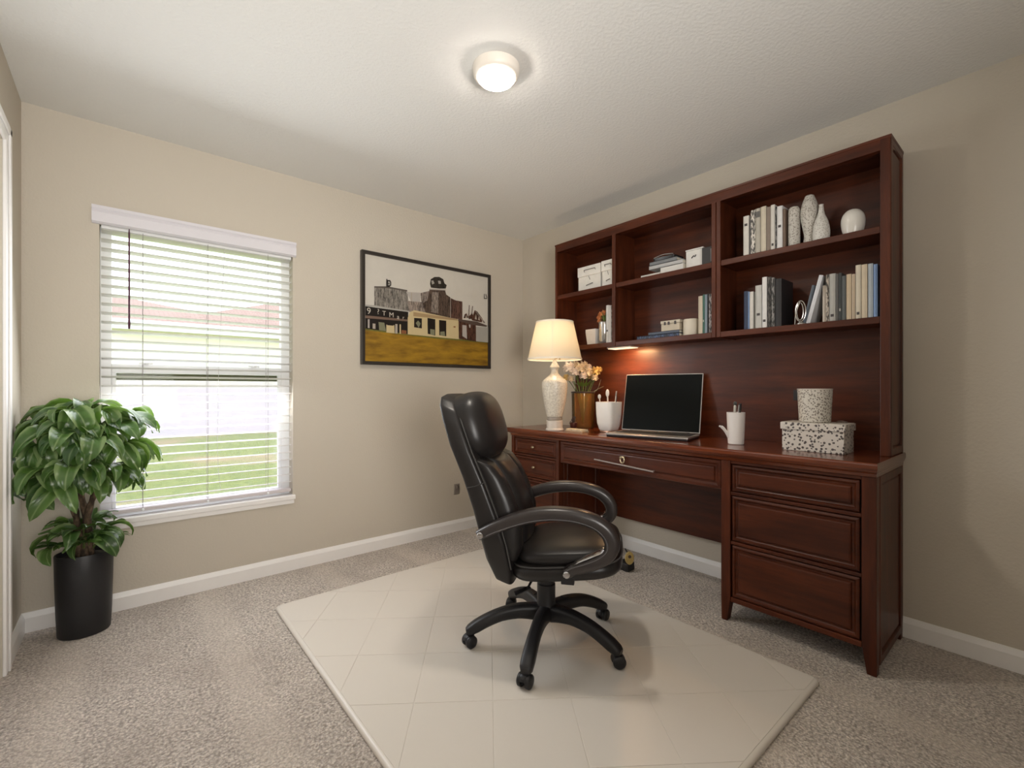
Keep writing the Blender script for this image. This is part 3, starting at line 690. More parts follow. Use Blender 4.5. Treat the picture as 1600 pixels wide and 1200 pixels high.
for y0, y1, zt, col, lab, kw in (
    (1.066, 1.047, 1.632, NVY, 'dark navy short book at the far left of the lower right shelf', {}),
    (1.046, 1.038, 1.627, BLU, 'thin light blue book beside the navy one, lower right shelf', {}),
    (1.037, 1.019, 1.625, WHT, 'short cream white book right of the thin blue one', {}),
    (1.009, 0.978, 1.652, (0.50, 0.49, 0.46), 'mottled pale grey book standing alone in the left cluster', dict(mark=0.3)),
    (0.976, 0.953, 1.689, (0.72, 0.70, 0.68), 'tallest white book in the left cluster, lower right shelf', dict(mark=0.12)),
    (0.952, 0.934, 1.685, (0.05, 0.045, 0.04), 'black book with speckled spine right of the tall white one', dict(style='speck')),
    (0.932, 0.918, 1.679, DGR, 'slim grey black book next to the speckled spine', dict(style='speck')),
    (0.917, 0.885, 1.669, BLK, 'thick black book closing the left cluster, lower right shelf', {})):
    ubook(y0, y1, Z0, zt-Z0, col, lab, gB, **kw)
gC = 'books in the right cluster on the lower right shelf'
for y0, y1, zt, col, lab, kw in (
    (0.697, 0.685, 1.650, (0.22, 0.19, 0.16), 'narrow patterned brown book right of the leaning white one', dict(style='speck')),
    (0.684, 0.659, 1.650, (0.40, 0.39, 0.36), 'light grey thick book in the middle of the right cluster', dict(mark=0.1)),
    (0.658, 0.648, 1.646, DGR, 'dark grey narrow book, first of the three dark spines', {}),
    (0.647, 0.636, 1.648, (0.05, 0.055, 0.055), 'black narrow book, middle of the three dark spines', dict(mark=0.2)),
    (0.635, 0.620, 1.632, (0.10, 0.11, 0.11), 'charcoal book, last and shortest of the three dark spines', {}),
    (0.618, 0.599, 1.636, TAN, 'short tan book directly right of the dark spines', {}),
    (0.598, 0.585, 1.633, (0.50, 0.40, 0.29), 'thin short tan book, second after the dark spines', {}),
    (0.584, 0.564, 1.670, CRM, 'tall cream book with a small emblem near its foot', dict(mark=0.08)),
    (0.563, 0.541, 1.668, (0.58, 0.49, 0.36), 'tall plain beige book left of the pale grey blue one', {}),
    (0.539, 0.521, 1.667, (0.38, 0.42, 0.45), 'tall pale grey blue book, second from the right end', {}),
    (0.520, 0.505, 1.661, BLU, 'blue book at the right end of the lower right shelf', {})):
    ubook(y0, y1, Z0, zt-Z0, col, lab, gC, **kw)
ubook(0.716, 0.700, Z0, 0.175, (0.60, 0.53, 0.45), 'short cream pink book partly behind the leaning white one', gC, x0=2.505)
ubook(0.779, 0.762, Z0+0.0025, 0.226, (0.66, 0.67, 0.70), 'white book leaning to the right against the right cluster', gC, lean=math.radians(14), depth=0.13)
ubook(0.803, 0.790, Z0+0.002, 0.188, (0.13, 0.155, 0.19), 'slate blue book leaning behind the wire ornament', gC, lean=math.radians(12.5), x0=2.515, depth=0.13)
wo = thing('wire_ornament', 'small silver wire loop ornament in front of leaning books', 'ornament', (2.478, 0.80, Z0))
bm = NB()
for k, (r1, r2, dy) in enumerate(((0.022, 0.05, 0.0), (0.014, 0.042, 0.004))):
    pts = [(2.474+0.005*k, 0.797+dy+r1*math.sin(a), Z0+0.062+r2*math.cos(a)) for a in [2*PI*q/20 for q in range(21)]]
    sweep(bm, pts, (0.0022, 0.0022), up=(1, 0, 0), n=6, cap=False)
sweep(bm, spline([(2.476, 0.822, Z0+0.002), (2.476, 0.818, Z0+0.05), (2.476, 0.80, Z0+0.11)], 4), (0.0022, 0.0022), n=6)
obj('loops', bm, plain('silver_wire', (0.62, 0.60, 0.57), 0.25, metal=1.0), wo, smooth=True)
bm = NB(); lathe(bm, [(0.018, 0), (0.018, 0.004), (0.006, 0.012)], (2.478, 0.797, Z0), 16); obj('foot', bm, plain('silver_foot', (0.5, 0.48, 0.46), 0.3, metal=1.0), wo, smooth=True)

def speck_mat(name, base, dark, scale, lo, hi, bs=0.4, stretch=(1, 1, 1)):
    m, nt, b = new_mat(name); v = coords(nt, stretch)
    t = vor(nt, v, scale); n = nz(nt, v, scale*1.7, 2)
    h = nt.nodes.new('ShaderNodeMath'); h.operation = 'MULTIPLY_ADD'; nt.links.new(n, h.inputs[0]); h.inputs[1].default_value = 0.25; nt.links.new(t, h.inputs[2])
    f = ramp(nt, h.outputs[0], lo, hi)
    nt.links.new(mix(nt, dark, base, f), b.inputs['Base Color']); setp(b, rough=0.5); bump(nt, b, f, bs, 0.002); return m
M_VS = speck_mat('speckled_ceramic', (0.55, 0.52, 0.47), (0.24, 0.21, 0.18), 130, 0.35, 0.60)
def vase(name, label, cat, c, prof, mat, seg=28, **k):
    bm = NB(); lathe(bm, prof, c, seg, **k); o = obj(name, bm, mat, None, smooth=True); tag(o, label, cat); return o
vase('cylinder_vase', 'short round topped speckled grey vase beside the books', 'vase', (2.515, 0.838, Z1), [(0.024, 0), (0.026, 0.004), (0.026, 0.17), (0.024, 0.185), (0.018, 0.195), (0.006, 0.199)], M_VS)
def smooth_prof(p, sub=5):
    q = spline([(a, 0, b_) for a, b_ in p], sub); return [(v.x, v.z) for v in q]
vase('tall_vase', 'tallest speckled vase with narrow waist, middle of three', 'vase', (2.520, 0.773, Z1), smooth_prof([(0.026, 0), (0.026, 0.01), (0.023, 0.045), (0.030, 0.085), (0.038, 0.135), (0.034, 0.185), (0.022, 0.222), (0.018, 0.232), (0.014, 0.230), (0.012, 0.2)]), M_VS)
vase('bottle_vase', 'small speckled white bottle vase with thin neck, right of the tallest', 'vase', (2.497, 0.718, Z1), smooth_prof([(0.030, 0), (0.033, 0.006), (0.035, 0.04), (0.028, 0.085), (0.014, 0.125), (0.009, 0.16), (0.0095, 0.168), (0.006, 0.166)]), speck_mat('pale_ceramic', (0.62, 0.60, 0.56), (0.40, 0.37, 0.33), 130, 0.30, 0.60))
vase('pebble_vase', 'glossy white pebble shaped vase alone at the right of the shelf', 'vase', (2.505, 0.597, Z1), smooth_prof([(0.034, 0), (0.037, 0.004), (0.043, 0.03), (0.045, 0.06), (0.040, 0.085), (0.026, 0.104), (0.008, 0.112)]), plain('glazed_white', (0.68, 0.65, 0.60), 0.18, 0.06, 12, 0.2, 12, 0.004))

# middle bottom shelf
gD = 'upright books at the right end of the lower middle shelf'
for y0, y1, zt, col, lab, kw in (
    (1.317, 1.292, 1.645, (0.52, 0.45, 0.35), 'cream book, leftmost upright on the lower middle shelf', {}),
    (1.291, 1.280, 1.651, GRN, 'thin green book on the lower middle shelf', dict(mark=0.3)),
    (1.279, 1.265, 1.649, (0.22, 0.27, 0.31), 'blue grey book right of the thin green one', {}),
    (1.264, 1.257, 1.652, BLK, 'thin black booklet on the lower middle shelf', {}),
    (1.256, 1.240, 1.648, (0.20, 0.18, 0.18), 'grey black streaked book against the middle divider', dict(style='speck'))):
    ubook(y0, y1, Z0, zt-Z0, col, lab, gD, **kw)
def fbook(x0, x1, y0, y1, z0, z1, col, label, group, style=None, rz=0):
    b_ = thing('book', label, 'book', ((x0+x1)/2, (y0+y1)/2, z0), group); cv = min(0.003, (z1-z0)*0.2)
    bm = NB(); box(bm, x0, x1, y0, y1, z0, z0+cv); box(bm, x0, x1, y0, y1, z1-cv, z1); box(bm, x0, x0+0.003, y0, y1, z0, z1)
    obj('cover', bm, cmat(col, 0.5, style), b_, bevel=0.0008)
    obj('pages', bx(x0+0.0031, x1-0.004, y0+0.003, y1-0.003, z0+cv, z1-cv), M_PAGE, b_)
    b_.rotation_euler.z = rz; return b_
gE = 'books lying flat on the lower middle shelf'
fbook(2.488, 2.64, 1.435, 1.725, Z0, 1.4525, NVY, 'dark blue book lying lowest, lower middle shelf', gE, 'speck')
fbook(2.492, 2.63, 1.437, 1.645, 1.453, 1.470, (0.07, 0.085, 0.12), 'slate blue book lying on the dark blue one', gE)
cb = thing('keepsake_box', 'small cream box with dark marks on flat blue books', 'box', (2.54, 1.497, 1.4705))
obj('body', bx(2.495, 2.585, 1.437, 1.557, 1.4705, 1.513), cmat((0.52, 0.45, 0.35)), cb, bevel=0.002)
obj('lid', bx(2.492, 2.588, 1.434, 1.560, 1.5135, 1.531), cmat((0.55, 0.49, 0.39)), cb, bevel=0.002)
for y in (1.53, 1.505, 1.462): obj('clasp', bx(2.4895, 2.4918, y-0.006, y+0.006, 1.505, 1.524), M_INK, cb)
vase('pillar_candle', 'thick cream pillar candle right of the cream box', 'candle', (2.532, 1.384, Z0), [(0.043, 0), (0.044, 0.004), (0.044, 0.088), (0.041, 0.096), (0.030, 0.094), (0.004, 0.092)], plain('candle_wax', (0.62, 0.56, 0.46), 0.5, 0.08, 15, sub=0.0))
# middle top shelf
gF = 'stack of books lying on the upper middle shelf'
fbook(2.486, 2.62, 1.56, 1.695, Z1, 1.832, (0.62, 0.60, 0.55), 'small white book lying flat at the left of the stack', gF)
fbook(2.488, 2.65, 1.410, 1.558, Z1, 1.856, (0.60, 0.58, 0.55), 'thick white paged book at the bottom of the stack', gF, None)
fbook(2.489, 2.64, 1.412, 1.638, 1.8565, 1.880, (0.42, 0.42, 0.42), 'grey book in the middle of the stack, upper middle shelf', gF)
fbook(2.489, 2.64, 1.450, 1.634, 1.8805, 1.903, (0.16, 0.17, 0.18), 'dark grey book near the top of the stack', gF)
ty = thing('desk_tray', 'black curved tray lying on top of the book stack', 'tray', (2.55, 1.545, 1.9035))
bm = NB(); rs = []
for ins, z in ((0.012, 1.9035), (0.004, 1.907), (0.0, 1.922), (0.003, 1.922), (0.008, 1.910), (0.016, 1.908)): rs.append(rrect(2.494+ins, 2.62-ins, 1.47+ins, 1.622-ins, 0.02, z, 4))
rings(bm, rs); obj('tray_body', bm, plain('black_plastic', BLK, 0.3), ty, smooth=True)
bm = NB(); sweep(bm, spline([(2.50, 1.61, 1.925), (2.50, 1.55, 1.935), (2.50, 1.48, 1.928)], 5), (0.003, 0.003), n=6); obj('rim_wire', bm, plain('steel_wire', (0.5, 0.5, 0.5), 0.3, metal=1.0), ty, smooth=True)
wb = thing('storage_box', 'white box with small black mark right of the book stack', 'box', (2.56, 1.365, Z1))
wb_top = obj('body', bx(2.515, 2.64, 1.305, 1.407, Z1, 1.922), cmat((0.68, 0.66, 0.63)), wb, bevel=0.002)
obj('lid_edge', bx(2.512, 2.643, 1.302, 1.409, 1.9225, 1.930), cmat((0.70, 0.68, 0.65)), wb, bevel=0.001)
bm = NB(); sweep(bm, [(2.5135, 1.372, 1.878), (2.5135, 1.358, 1.890), (2.5135, 1.352, 1.882), (2.5135, 1.345, 1.893)], (0.003, 0.003), up=(1, 0, 0), n=6); obj('mark', bm, M_INK, wb)
kb = thing('file_box', 'black upright file box against the middle divider, upper shelf', 'box', (2.56, 1.266, Z1))
obj('case', bx(2.492, 2.65, 1.234, 1.298, Z1, 1.915), plain('black_card', BLK, 0.5), kb, bevel=0.002)
obj('label_tab', bx(2.4905, 2.4919, 1.243, 1.247, 1.83, 1.90), cmat((0.3, 0.28, 0.28)), kb)
# left top shelf boxes
gG = 'white lidded boxes on the upper left shelf'
def lbox(y0, y1, zt, label):
    b_ = thing('lidded_box', label, 'box', (2.56, (y0+y1)/2, Z1), gG); zm = Z1+(zt-Z1)*0.60
    obj('body', bx(2.494, 2.63, y0+0.003, y1-0.003, Z1, zm), cmat((0.66, 0.64, 0.60)), b_, bevel=0.002)
    obj('lid', bx(2.488, 2.635, y0, y1, zm+0.0005, zt), cmat((0.70, 0.68, 0.64)), b_, bevel=0.002)
    w_ = y1-y0; yc = (y0+y1)/2
    bm = NB(); sweep(bm, [(2.487, yc+w_*0.18, zm+0.028), (2.481, yc+w_*0.18, zm+0.040), (2.481, yc-w_*0.30, zm+0.040), (2.487, yc-w_*0.30, zm+0.030)], (0.0022, 0.0022), n=6); obj('handle', bm, M_INK, b_)
    bm = NB(); sweep(bm, [(2.4925, yc+w_*0.12, Z1+0.035), (2.487, yc+w_*0.1, Z1+0.035), (2.487, yc-w_*0.16, Z1+0.043), (2.4925, yc-w_*0.16, Z1+0.043)], (0.0022, 0.0022), n=6); obj('handle', bm, M_INK, b_)
    bm = NB(); sweep(bm, [(2.4925, yc+w_*0.02, zm-0.004), (2.4925, yc-w_*0.04, zm-0.030)], (0.0015, 0.0015), n=6); obj('strap', bm, M_INK, b_)
lbox(2.020, 2.225, 1.985, 'larger white lidded box with black handle, upper left shelf')
lbox(1.905, 2.012, 1.990, 'narrower white lidded box right of the larger one, upper left shelf')
# left bottom shelf
pt = thing('square_planter', 'small white square tapered pot on the lower left shelf', 'pot', (2.53, 2.11, Z0))
bm = NB(); rs = []
for h, z in ((0.036, 0), (0.045, 0.085), (0.045, 0.108), (0.041, 0.108), (0.038, 0.09)): rs.append([(2.535+a*h, 2.108+b_*h, Z0+z) for a, b_ in ((-1, -1), (1, -1), (1, 1), (-1, 1))])
rings(bm, rs); obj('pot', bm, cmat((0.66, 0.63, 0.61), 0.4), pt, bevel=0.002)
M_GL = plain('silver_glass', (0.55, 0.53, 0.50), 0.12, 0.15, 40, metal=0.75)
vase('glass_tumbler', 'silvery glass tumbler vase on the lower left shelf', 'vase', (2.530, 2.020, Z0), [(0.034, 0), (0.037, 0.004), (0.038, 0.15), (0.036, 0.15), (0.035, 0.02), (0.003, 0.012)], M_GL)
fl = thing('orange_flowers', 'small bunch of orange flowers in the silvery tumbler', 'flowers', (2.530, 2.030, Z0+0.14))
def petal_ball(bm, c, r, n=26, seed=0):
    rnd = random.Random(seed)
    for k in range(n):
        ph = math.acos(1-1.7*(k+0.5)/n); th = k*2.4
        d_ = Vector((math.sin(ph)*math.cos(th), math.sin(ph)*math.sin(th), math.cos(ph)))
        p = Vector(c)+d_*r*0.45; t_ = d_.cross(Vector((0.1, 0.2, 1))).normalized(); u_ = d_.cross(t_)
        rr = r*rnd.uniform(0.5, 0.7); tip = p+d_*r*rnd.uniform(0.5, 0.65)
        vs = [bm.verts.new(q) for q in (p-u_*rr*0.3, p+t_*rr*0.6, tip+t_*rr*0.45+u_*rr*0.12, tip+u_*rr*0.3, tip-t_*rr*0.45+u_*rr*0.12, p-t_*rr*0.6)]
        bm.faces.new(vs[:3]+vs[3:]); 
    blob(bm, c, (r*0.55, r*0.55, r*0.55), nu=8, nv=6)
M_ORF = plain('orange_petals', (0.70, 0.30, 0.12), 0.6, 0.3, 60); M_STEM = plain('stem_green', (0.12, 0.19, 0.04), 0.6, 0.2, 30)
bm = NB()
for x, y, z in ((2.525, 2.045, 0.19), (2.535, 2.02, 0.20), (2.53, 2.005, 0.185)): sweep(bm, [(2.53, 2.022, Z0+0.05), (x, y, Z0+z)], (0.0015, 0.0015), n=5)
for k in range(6): a = k*1.05; sweep(bm, [(2.53, 2.02, Z0+0.16), (2.53+0.02*math.cos(a), 2.02+0.03*math.sin(a), Z0+0.215)], [(0.008, 0.002), (0.002, 0.001)], n=5)
obj('stems', bm, M_STEM, fl)
for k, (x, y, z, r) in enumerate(((2.522, 2.055, 0.185, 0.019), (2.515, 2.035, 0.205, 0.020), (2.53, 2.010, 0.212, 0.018), (2.54, 2.03, 0.222, 0.016), (2.512, 2.050, 0.160, 0.015))):
    bm = NB(); petal_ball(bm, (x, y, Z0+z), r, seed=k); obj('flower', bm, M_ORF, fl)
gH = 'silver slabs at the right end of the lower left shelf'
ubook(1.970, 1.948, Z0, 0.254, (0.55, 0.54, 0.52), 'silver grey book right of the tumbler, lower left shelf', gH, mark=0.3)
ubook(1.946, 1.928, Z0, 0.250, (0.60, 0.58, 0.56), 'pale silver book in the middle of the three, lower left shelf', gH, style=None)
ubook(1.926, 1.902, Z0, 0.246, (0.22, 0.21, 0.20), 'dark silver streaked book nearest the divider, lower left shelf', gH, style='speck')

# ------------------------------------------------------------------ table lamp
lx, ly_, = 2.28, 2.25
tl = thing('table_lamp', 'lit table lamp, white urn base and cream shade, left end of desk', 'lamp', (lx, ly_, DT))
zf = lambda y: 1.325-(y-480)*0.000778
def crackle():
    m, nt, b = new_mat('ivory_ceramic'); v = coords(nt)
    nt.links.new(mix(nt, (0.52, 0.46, 0.38), (0.70, 0.64, 0.54), ramp(nt, nz(nt, v, 90, 4), 0.35, 0.6)), b.inputs['Base Color']); setp(b, rough=0.3); bump(nt, b, nz(nt, v, 120, 3), 0.15, 0.001); return m
P_ = [(0.012, 482), (0.014, 500), (0.024, 525), (0.033, 545), (0.034, 553), (0.026, 565), (0.024, 585), (0.030, 610), (0.055, 640), (0.080, 668), (0.088, 690), (0.088, 725), (0.084, 780), (0.076, 850), (0.066, 915), (0.055, 975), (0.050, 990)]
q = smooth_prof([(r, zf(y)) for r, y in P_], 3)
bm = NB(); lathe(bm, list(reversed(q)), (lx, ly_, 0), 36); obj('body', bm, crackle(), tl, smooth=True)
bm = NB(); lathe(bm, [(0.050, zf(1018)), (0.053, zf(1010)), (0.051, zf(1000)), (0.052, zf(991))], (lx, ly_, 0), 36); obj('collar', bm, plain('grey_band', (0.28, 0.24, 0.20), 0.4), tl, smooth=True, label='grey band above the foot')
bm = NB(); lathe(bm, [(0.060, DT), (0.063, DT+0.006), (0.060, DT+0.014), (0.055, DT+0.018), (0.056, zf(1040)), (0.057, zf(1022)), (0.050, zf(1018.5))], (lx, ly_, 0), 36); obj('foot', bm, plain('lamp_foot', (0.62, 0.55, 0.48), 0.3, 0.15, 40), tl, smooth=True)
def shade_mat():
    m, nt, b = new_mat('lamp_shade'); out = nt.nodes['Material Output']; b.inputs['Base Color'].default_value = (0.80, 0.74, 0.62, 1); setp(b, rough=0.8)
    t = nt.nodes.new('ShaderNodeBsdfTranslucent'); t.inputs[0].default_value = (0.95, 0.86, 0.70, 1)
    mx = nt.nodes.new('ShaderNodeMixShader'); mx.inputs[0].default_value = 0.45
    bump(nt, b, nz(nt, coords(nt), 300, 2), 0.1, 0.0005)
    nt.links.new(b.outputs[0], mx.inputs[1]); nt.links.new(t.outputs[0], mx.inputs[2]); nt.links.new(mx.outputs[0], out.inputs[0]); return m
bm = NB(); n = 48; zb, zt = 1.323, 1.585; rb, rt = 0.187, 0.128
rs = []
for r, z in ((rb, zb), (rt, zt), (rt-0.0015, zt), (rb-0.0015, zb)): rs.append([(lx+r*math.cos(2*PI*k/n), ly_+r*math.sin(2*PI*k/n), z) for k in range(n)])
rings(bm, rs, closed=True); shd = obj('lamp_shade', bm, shade_mat(), tl, smooth=True)
M_TRM = plain('shade_trim', (0.84, 0.78, 0.66), 0.7)
bm = NB()
for r, z0_, z1_ in ((rb, zb-0.001, zb+0.010), (rt+0.0018, zt-0.009, zt+0.001)):
    rs = []
    for rr, z in ((r+0.0012, z0_), (r+0.0006, z1_), (r-0.003, z1_), (r-0.003, z0_)): rs.append([(lx+rr*math.cos(2*PI*k/n), ly_+rr*math.sin(2*PI*k/n), z) for k in range(n)])
    rings(bm, rs, closed=True)
obj('trim_band', bm, M_TRM, shd, smooth=True)
aa = math.atan2(0-ly_, 0-lx) - 0.10
bm = NB(); sweep(bm, [(lx+(rb+0.001)*math.cos(aa), ly_+(rb+0.001)*math.sin(aa), zb), (lx+(rt+0.001)*math.cos(aa), ly_+(rt+0.001)*math.sin(aa), zt)], (0.003, 0.0008), n=6)
obj('seam', bm, M_TRM, shd)
bm = NB(); lathe(bm, [(0.005, 1.325), (0.005, 1.575), (0.009, 1.585), (0.010, 1.592), (0.003, 1.60)], (lx+0.05, ly_, 0), 10); sweep(bm, [(lx-rt+0.002, ly_, 1.575), (lx+rt-0.002, ly_, 1.575)], (0.0015, 0.0015), n=6); sweep(bm, [(lx, ly_-rt+0.002, 1.575), (lx, ly_+rt-0.002, 1.575)], (0.0015, 0.0015), n=6)
sweep(bm, [(lx, ly_, 1.326), (lx+0.05, ly_, 1.345)], (0.004, 0.004), n=6)
obj('harp', bm, plain('harp_brass', (0.5, 0.4, 0.25), 0.3, metal=1.0), tl, smooth=True)
bm = NB(); blob(bm, (lx, ly_, 1.375), (0.012, 0.012, 0.028), nu=10, nv=8); obj('socket', bm, M_BRASS, tl, smooth=True)

# ------------------------------------------------------------------ amber vase and bouquet
vx, vy = 2.55, 2.228
def amber():
    m = bpy.data.materials.new('amber_glass'); m.use_nodes = True; nt = m.node_tree; nt.nodes.clear()
    out = nt.nodes.new('ShaderNodeOutputMaterial'); tr = nt.nodes.new('ShaderNodeBsdfTransparent'); tr.inputs[0].default_value = (0.97, 0.74, 0.42, 1)
    g = nt.nodes.new('ShaderNodeBsdfGlossy'); g.inputs['Roughness'].default_value = 0.05; df = nt.nodes.new('ShaderNodeBsdfDiffuse'); df.inputs[0].default_value = (0.55, 0.33, 0.13, 1)
    a = nt.nodes.new('ShaderNodeMixShader'); a.inputs[0].default_value = 0.16; nt.links.new(tr.outputs[0], a.inputs[1]); nt.links.new(df.outputs[0], a.inputs[2])
    fr = nt.nodes.new('ShaderNodeLayerWeight'); fr.inputs[0].default_value = 0.25
    b2 = nt.nodes.new('ShaderNodeMixShader'); nt.links.new(fr.outputs['Fresnel'], b2.inputs[0]); nt.links.new(a.outputs[0], b2.inputs[1]); nt.links.new(g.outputs[0], b2.inputs[2])
    nt.links.new(b2.outputs[0], out.inputs[0]); return m
av = thing('amber_vase', 'amber glass cylinder vase with dark rim holding the bouquet', 'vase', (vx, vy, DT))
bm = NB(); n = 32; rs = []
for r, z in ((0.074, DT+0.001), (0.080, DT+0.01), (0.083, 1.09), (0.080, 1.09), (0.077, DT+0.016), (0.02, DT+0.014)): rs.append([(vx+r*math.cos(2*PI*k/n), vy+r*math.sin(2*PI*k/n), z) for k in range(n)])
rings(bm, rs); obj('glass', bm, amber(), av, smooth=True)
bm = NB(); rs = []
for r, z in ((0.080, 1.091), (0.086, 1.091), (0.088, 1.100), (0.082, 1.104)): rs.append([(vx+r*math.cos(2*PI*k/n), vy+r*math.sin(2*PI*k/n), z) for k in range(n)])
rings(bm, rs, closed=True); obj('rim', bm, plain('dark_rim', (0.05, 0.035, 0.03), 0.3), av, smooth=True)
bq = thing('rose_bouquet', 'bouquet of cream and white roses in the amber vase', 'flowers', (vx, vy, 1.10))
M_CRF = plain('cream_petals', (0.80, 0.68, 0.50), 0.6, 0.12, 60); M_WHF = plain('white_petals', (0.85, 0.76, 0.68), 0.6, 0.08, 60); M_YEL = plain('yellow_petals', (0.75, 0.55, 0.22), 0.6, 0.15, 80)
rt_ = Vector((CS, -SN, 0)); fw = Vector((SN, CS, 0))
fl_pos = [(-0.100, -0.04, 1.272, 0.044, M_WHF), (-0.060, -0.05, 1.245, 0.036, M_WHF), (-0.02, -0.055, 1.270, 0.036, M_CRF), (-0.045, 0.01, 1.295, 0.030, M_CRF), (0.01, 0.0, 1.290, 0.034, M_CRF), (0.035, -0.045, 1.240, 0.034, M_CRF),
          (0.095, -0.02, 1.250, 0.036, M_YEL), (0.075, 0.02, 1.215, 0.032, M_YEL), (0.125, 0.0, 1.262, 0.022, M_YEL), (-0.115, 0.0, 1.205, 0.026, M_YEL), (-0.085, -0.03, 1.195, 0.026, M_CRF), (0.05, 0.03, 1.28, 0.028, M_WHF), (0.085, -0.04, 1.20, 0.026, M_CRF), (0.0, -0.06, 1.215, 0.030, M_WHF)]
bm = NB()
for a, b_, z, r, mm in fl_pos:
    p = Vector((vx-0.01, vy, z)) + rt_*a + fw*b_
    sweep(bm, spline([(vx, vy, 0.87), (vx+(p.x-vx)*0.35, vy+(p.y-vy)*0.35, 1.08), tuple(p)], 4), (0.0024, 0.0024), n=5)
obj('stems', bm, M_STEM, bq)
bm = NB()
for k in range(14):
    a = k*2.4; p0 = Vector((vx, vy, 1.12)); d_ = Vector((math.cos(a), math.sin(a), 0.8)).normalized(); L = 0.085
    t_ = d_.cross(Vector((0, 0, 1))).normalized()
    vs = [bm.verts.new(q) for q in (p0+d_*0.03, p0+d_*L*0.6+t_*0.016, p0+d_*L*1.1, p0+d_*L*0.6-t_*0.016)]; bm.faces.new(vs)
obj('foliage', bm, plain('bouquet_leaf', (0.16, 0.22, 0.035), 0.5, 0.2, 30), bq)
for k, (a, b_, z, r, mm) in enumerate(fl_pos):
    p = Vector((vx-0.01, vy, z)) + rt_*a + fw*b_
    bm = NB(); petal_ball(bm, p, r, 30, k+20); obj('flower', bm, mm, bq)
bm = NB()
for s, zt in ((0.0, 1.19), (0.02, 1.14)):
    p0 = Vector((vx, vy, 1.10))+rt_*0.075; p1 = p0+rt_*(0.055+s)+Vector((0, 0, zt-1.10))
    sweep(bm, spline([p0, p0+rt_*0.03+Vector((0, 0, 0.02)), p1], 4), [(0.003, 0.001)]+[(0.010, 0.001)]*6+[(0.004, 0.001), (0.001, 0.001)], n=6)
obj('blade_leaf', bm, plain('grey_leaf', (0.34, 0.34, 0.22), 0.5), bq)

# dark figurine, slatted tray
fx_, fy_ = 2.385, 2.170
fg = thing('dark_figurine', 'tiny dark potted figurine in front of the amber vase', 'figurine', (fx_, fy_, DT))
bm = NB(); lathe(bm, [(0.018, 0), (0.030, 0.004), (0.030, 0.012), (0.018, 0.016)], (fx_, fy_, DT), 20); obj('saucer', bm, plain('grey_stone', (0.12, 0.12, 0.09), 0.5), fg, smooth=True)
bm = NB(); lathe(bm, [(0.020, 0.016), (0.023, 0.02), (0.026, 0.052), (0.023, 0.055), (0.01, 0.05)], (fx_, fy_, DT), 18); obj('pot', bm, plain('oxblood_glaze', (0.06, 0.018, 0.014), 0.3), fg, smooth=True)
bm = NB()
for k in range(9):
    a = k*2.4; r = 0.004+0.0018*k; h_ = 0.085+0.012*math.sin(k*1.7)
    sweep(bm, [(fx_, fy_, DT+0.045), (fx_+r*math.cos(a), fy_+r*math.sin(a), DT+h_)], [(0.003, 0.003), (0.0045, 0.0045)], n=5)
hp = [(fx_+0.028*math.cos(a)*CS*-1-0.0, fy_+0.028*math.cos(a)*SN, DT+0.05+0.018*math.sin(a)) for a in [PI*0.15*k-0.6 for k in range(7)]]
sweep(bm, hp, (0.002, 0.002), n=5)
obj('twigs', bm, plain('dark_twigs', (0.05, 0.03, 0.025), 0.5), fg)
tr_ = thing('wooden_tray', 'small low cream carved wooden tray near the desk lamp', 'tray', (2.31, 2.07, DT))
obj('board', bx(2.280, 2.345, 1.998, 2.150, DT, DT+0.008), plain('tray_wood', (0.42, 0.29, 0.17), 0.5), tr_, bevel=0.001)
for k in range(9):
    y = 2.003+k*0.0163; obj('block', bx(2.282, 2.343, y, y+0.0135, DT+0.0082, DT+0.019), plain('tray_block', (0.62, 0.50, 0.34), 0.5, 0.2, 60) if k == 0 else bpy.data.materials['tray_block'], tr_, bevel=0.0015)

# pen pot
px_, py_ = 2.46, 1.925
pp = thing('pen_pot', 'rounded square white ceramic pen pot left of the laptop', 'pot', (px_, py_, DT))
bm = NB(); rs = []
for h_, z in ((0.046, 0.012), (0.052, 0.02), (0.062, 0.06), (0.067, 0.12), (0.069, 0.20), (0.065, 0.20), (0.062, 0.12), (0.045, 0.03)):
    rs.append(rrect(px_-h_, px_+h_, py_-h_, py_+h_, h_*0.42, DT+z, 4))
rings(bm, rs); obj('pot', bm, plain('white_ceramic', (0.78, 0.75, 0.71), 0.3, 0.02), pp, smooth=True)
bm = NB(); rings(bm, [rrect(px_-h_, px_+h_, py_-h_, py_+h_, h_*0.42, DT+z, 4) for h_, z in ((0.044, 0.0005), (0.048, 0.003), (0.048, 0.0115))]); obj('base_ring', bm, plain('copper', (0.60, 0.36, 0.25), 0.3, metal=0.7), pp, smooth=True, label='copper coloured base')
gP = 'utensils standing in the white pen pot'
def pen(x, y, z0, dx, dy, L, r, col, label, cat, group, head=None, name='pen'):
    d_ = Vector((dx, dy, 1)).normalized(); p0 = Vector((x, y, z0)); t = thing(name, label, cat, (x, y, z0), group)
    bm = NB(); sweep(bm, [p0, p0+d_*L*0.15, p0+d_*L*0.97, p0+d_*L], [(r*0.4, r*0.4), (r, r), (r, r), (r*0.6, r*0.6)], n=8); obj('barrel', bm, cmat(col, 0.35), t, smooth=True)
    bm = NB(); c_ = p0+d_*L
    if head: blob(bm, c_+d_*head[1]*0.7, (head[0]*0.5, head[0], head[1]), nu=10, nv=8)
    else: sweep(bm, [c_-d_*0.03, c_+d_*0.004], (r*1.18, r*1.18), n=8)
    obj('cap', bm, cmat(head[2] if head else tuple(c*0.5 for c in col), 0.3), t, smooth=True)
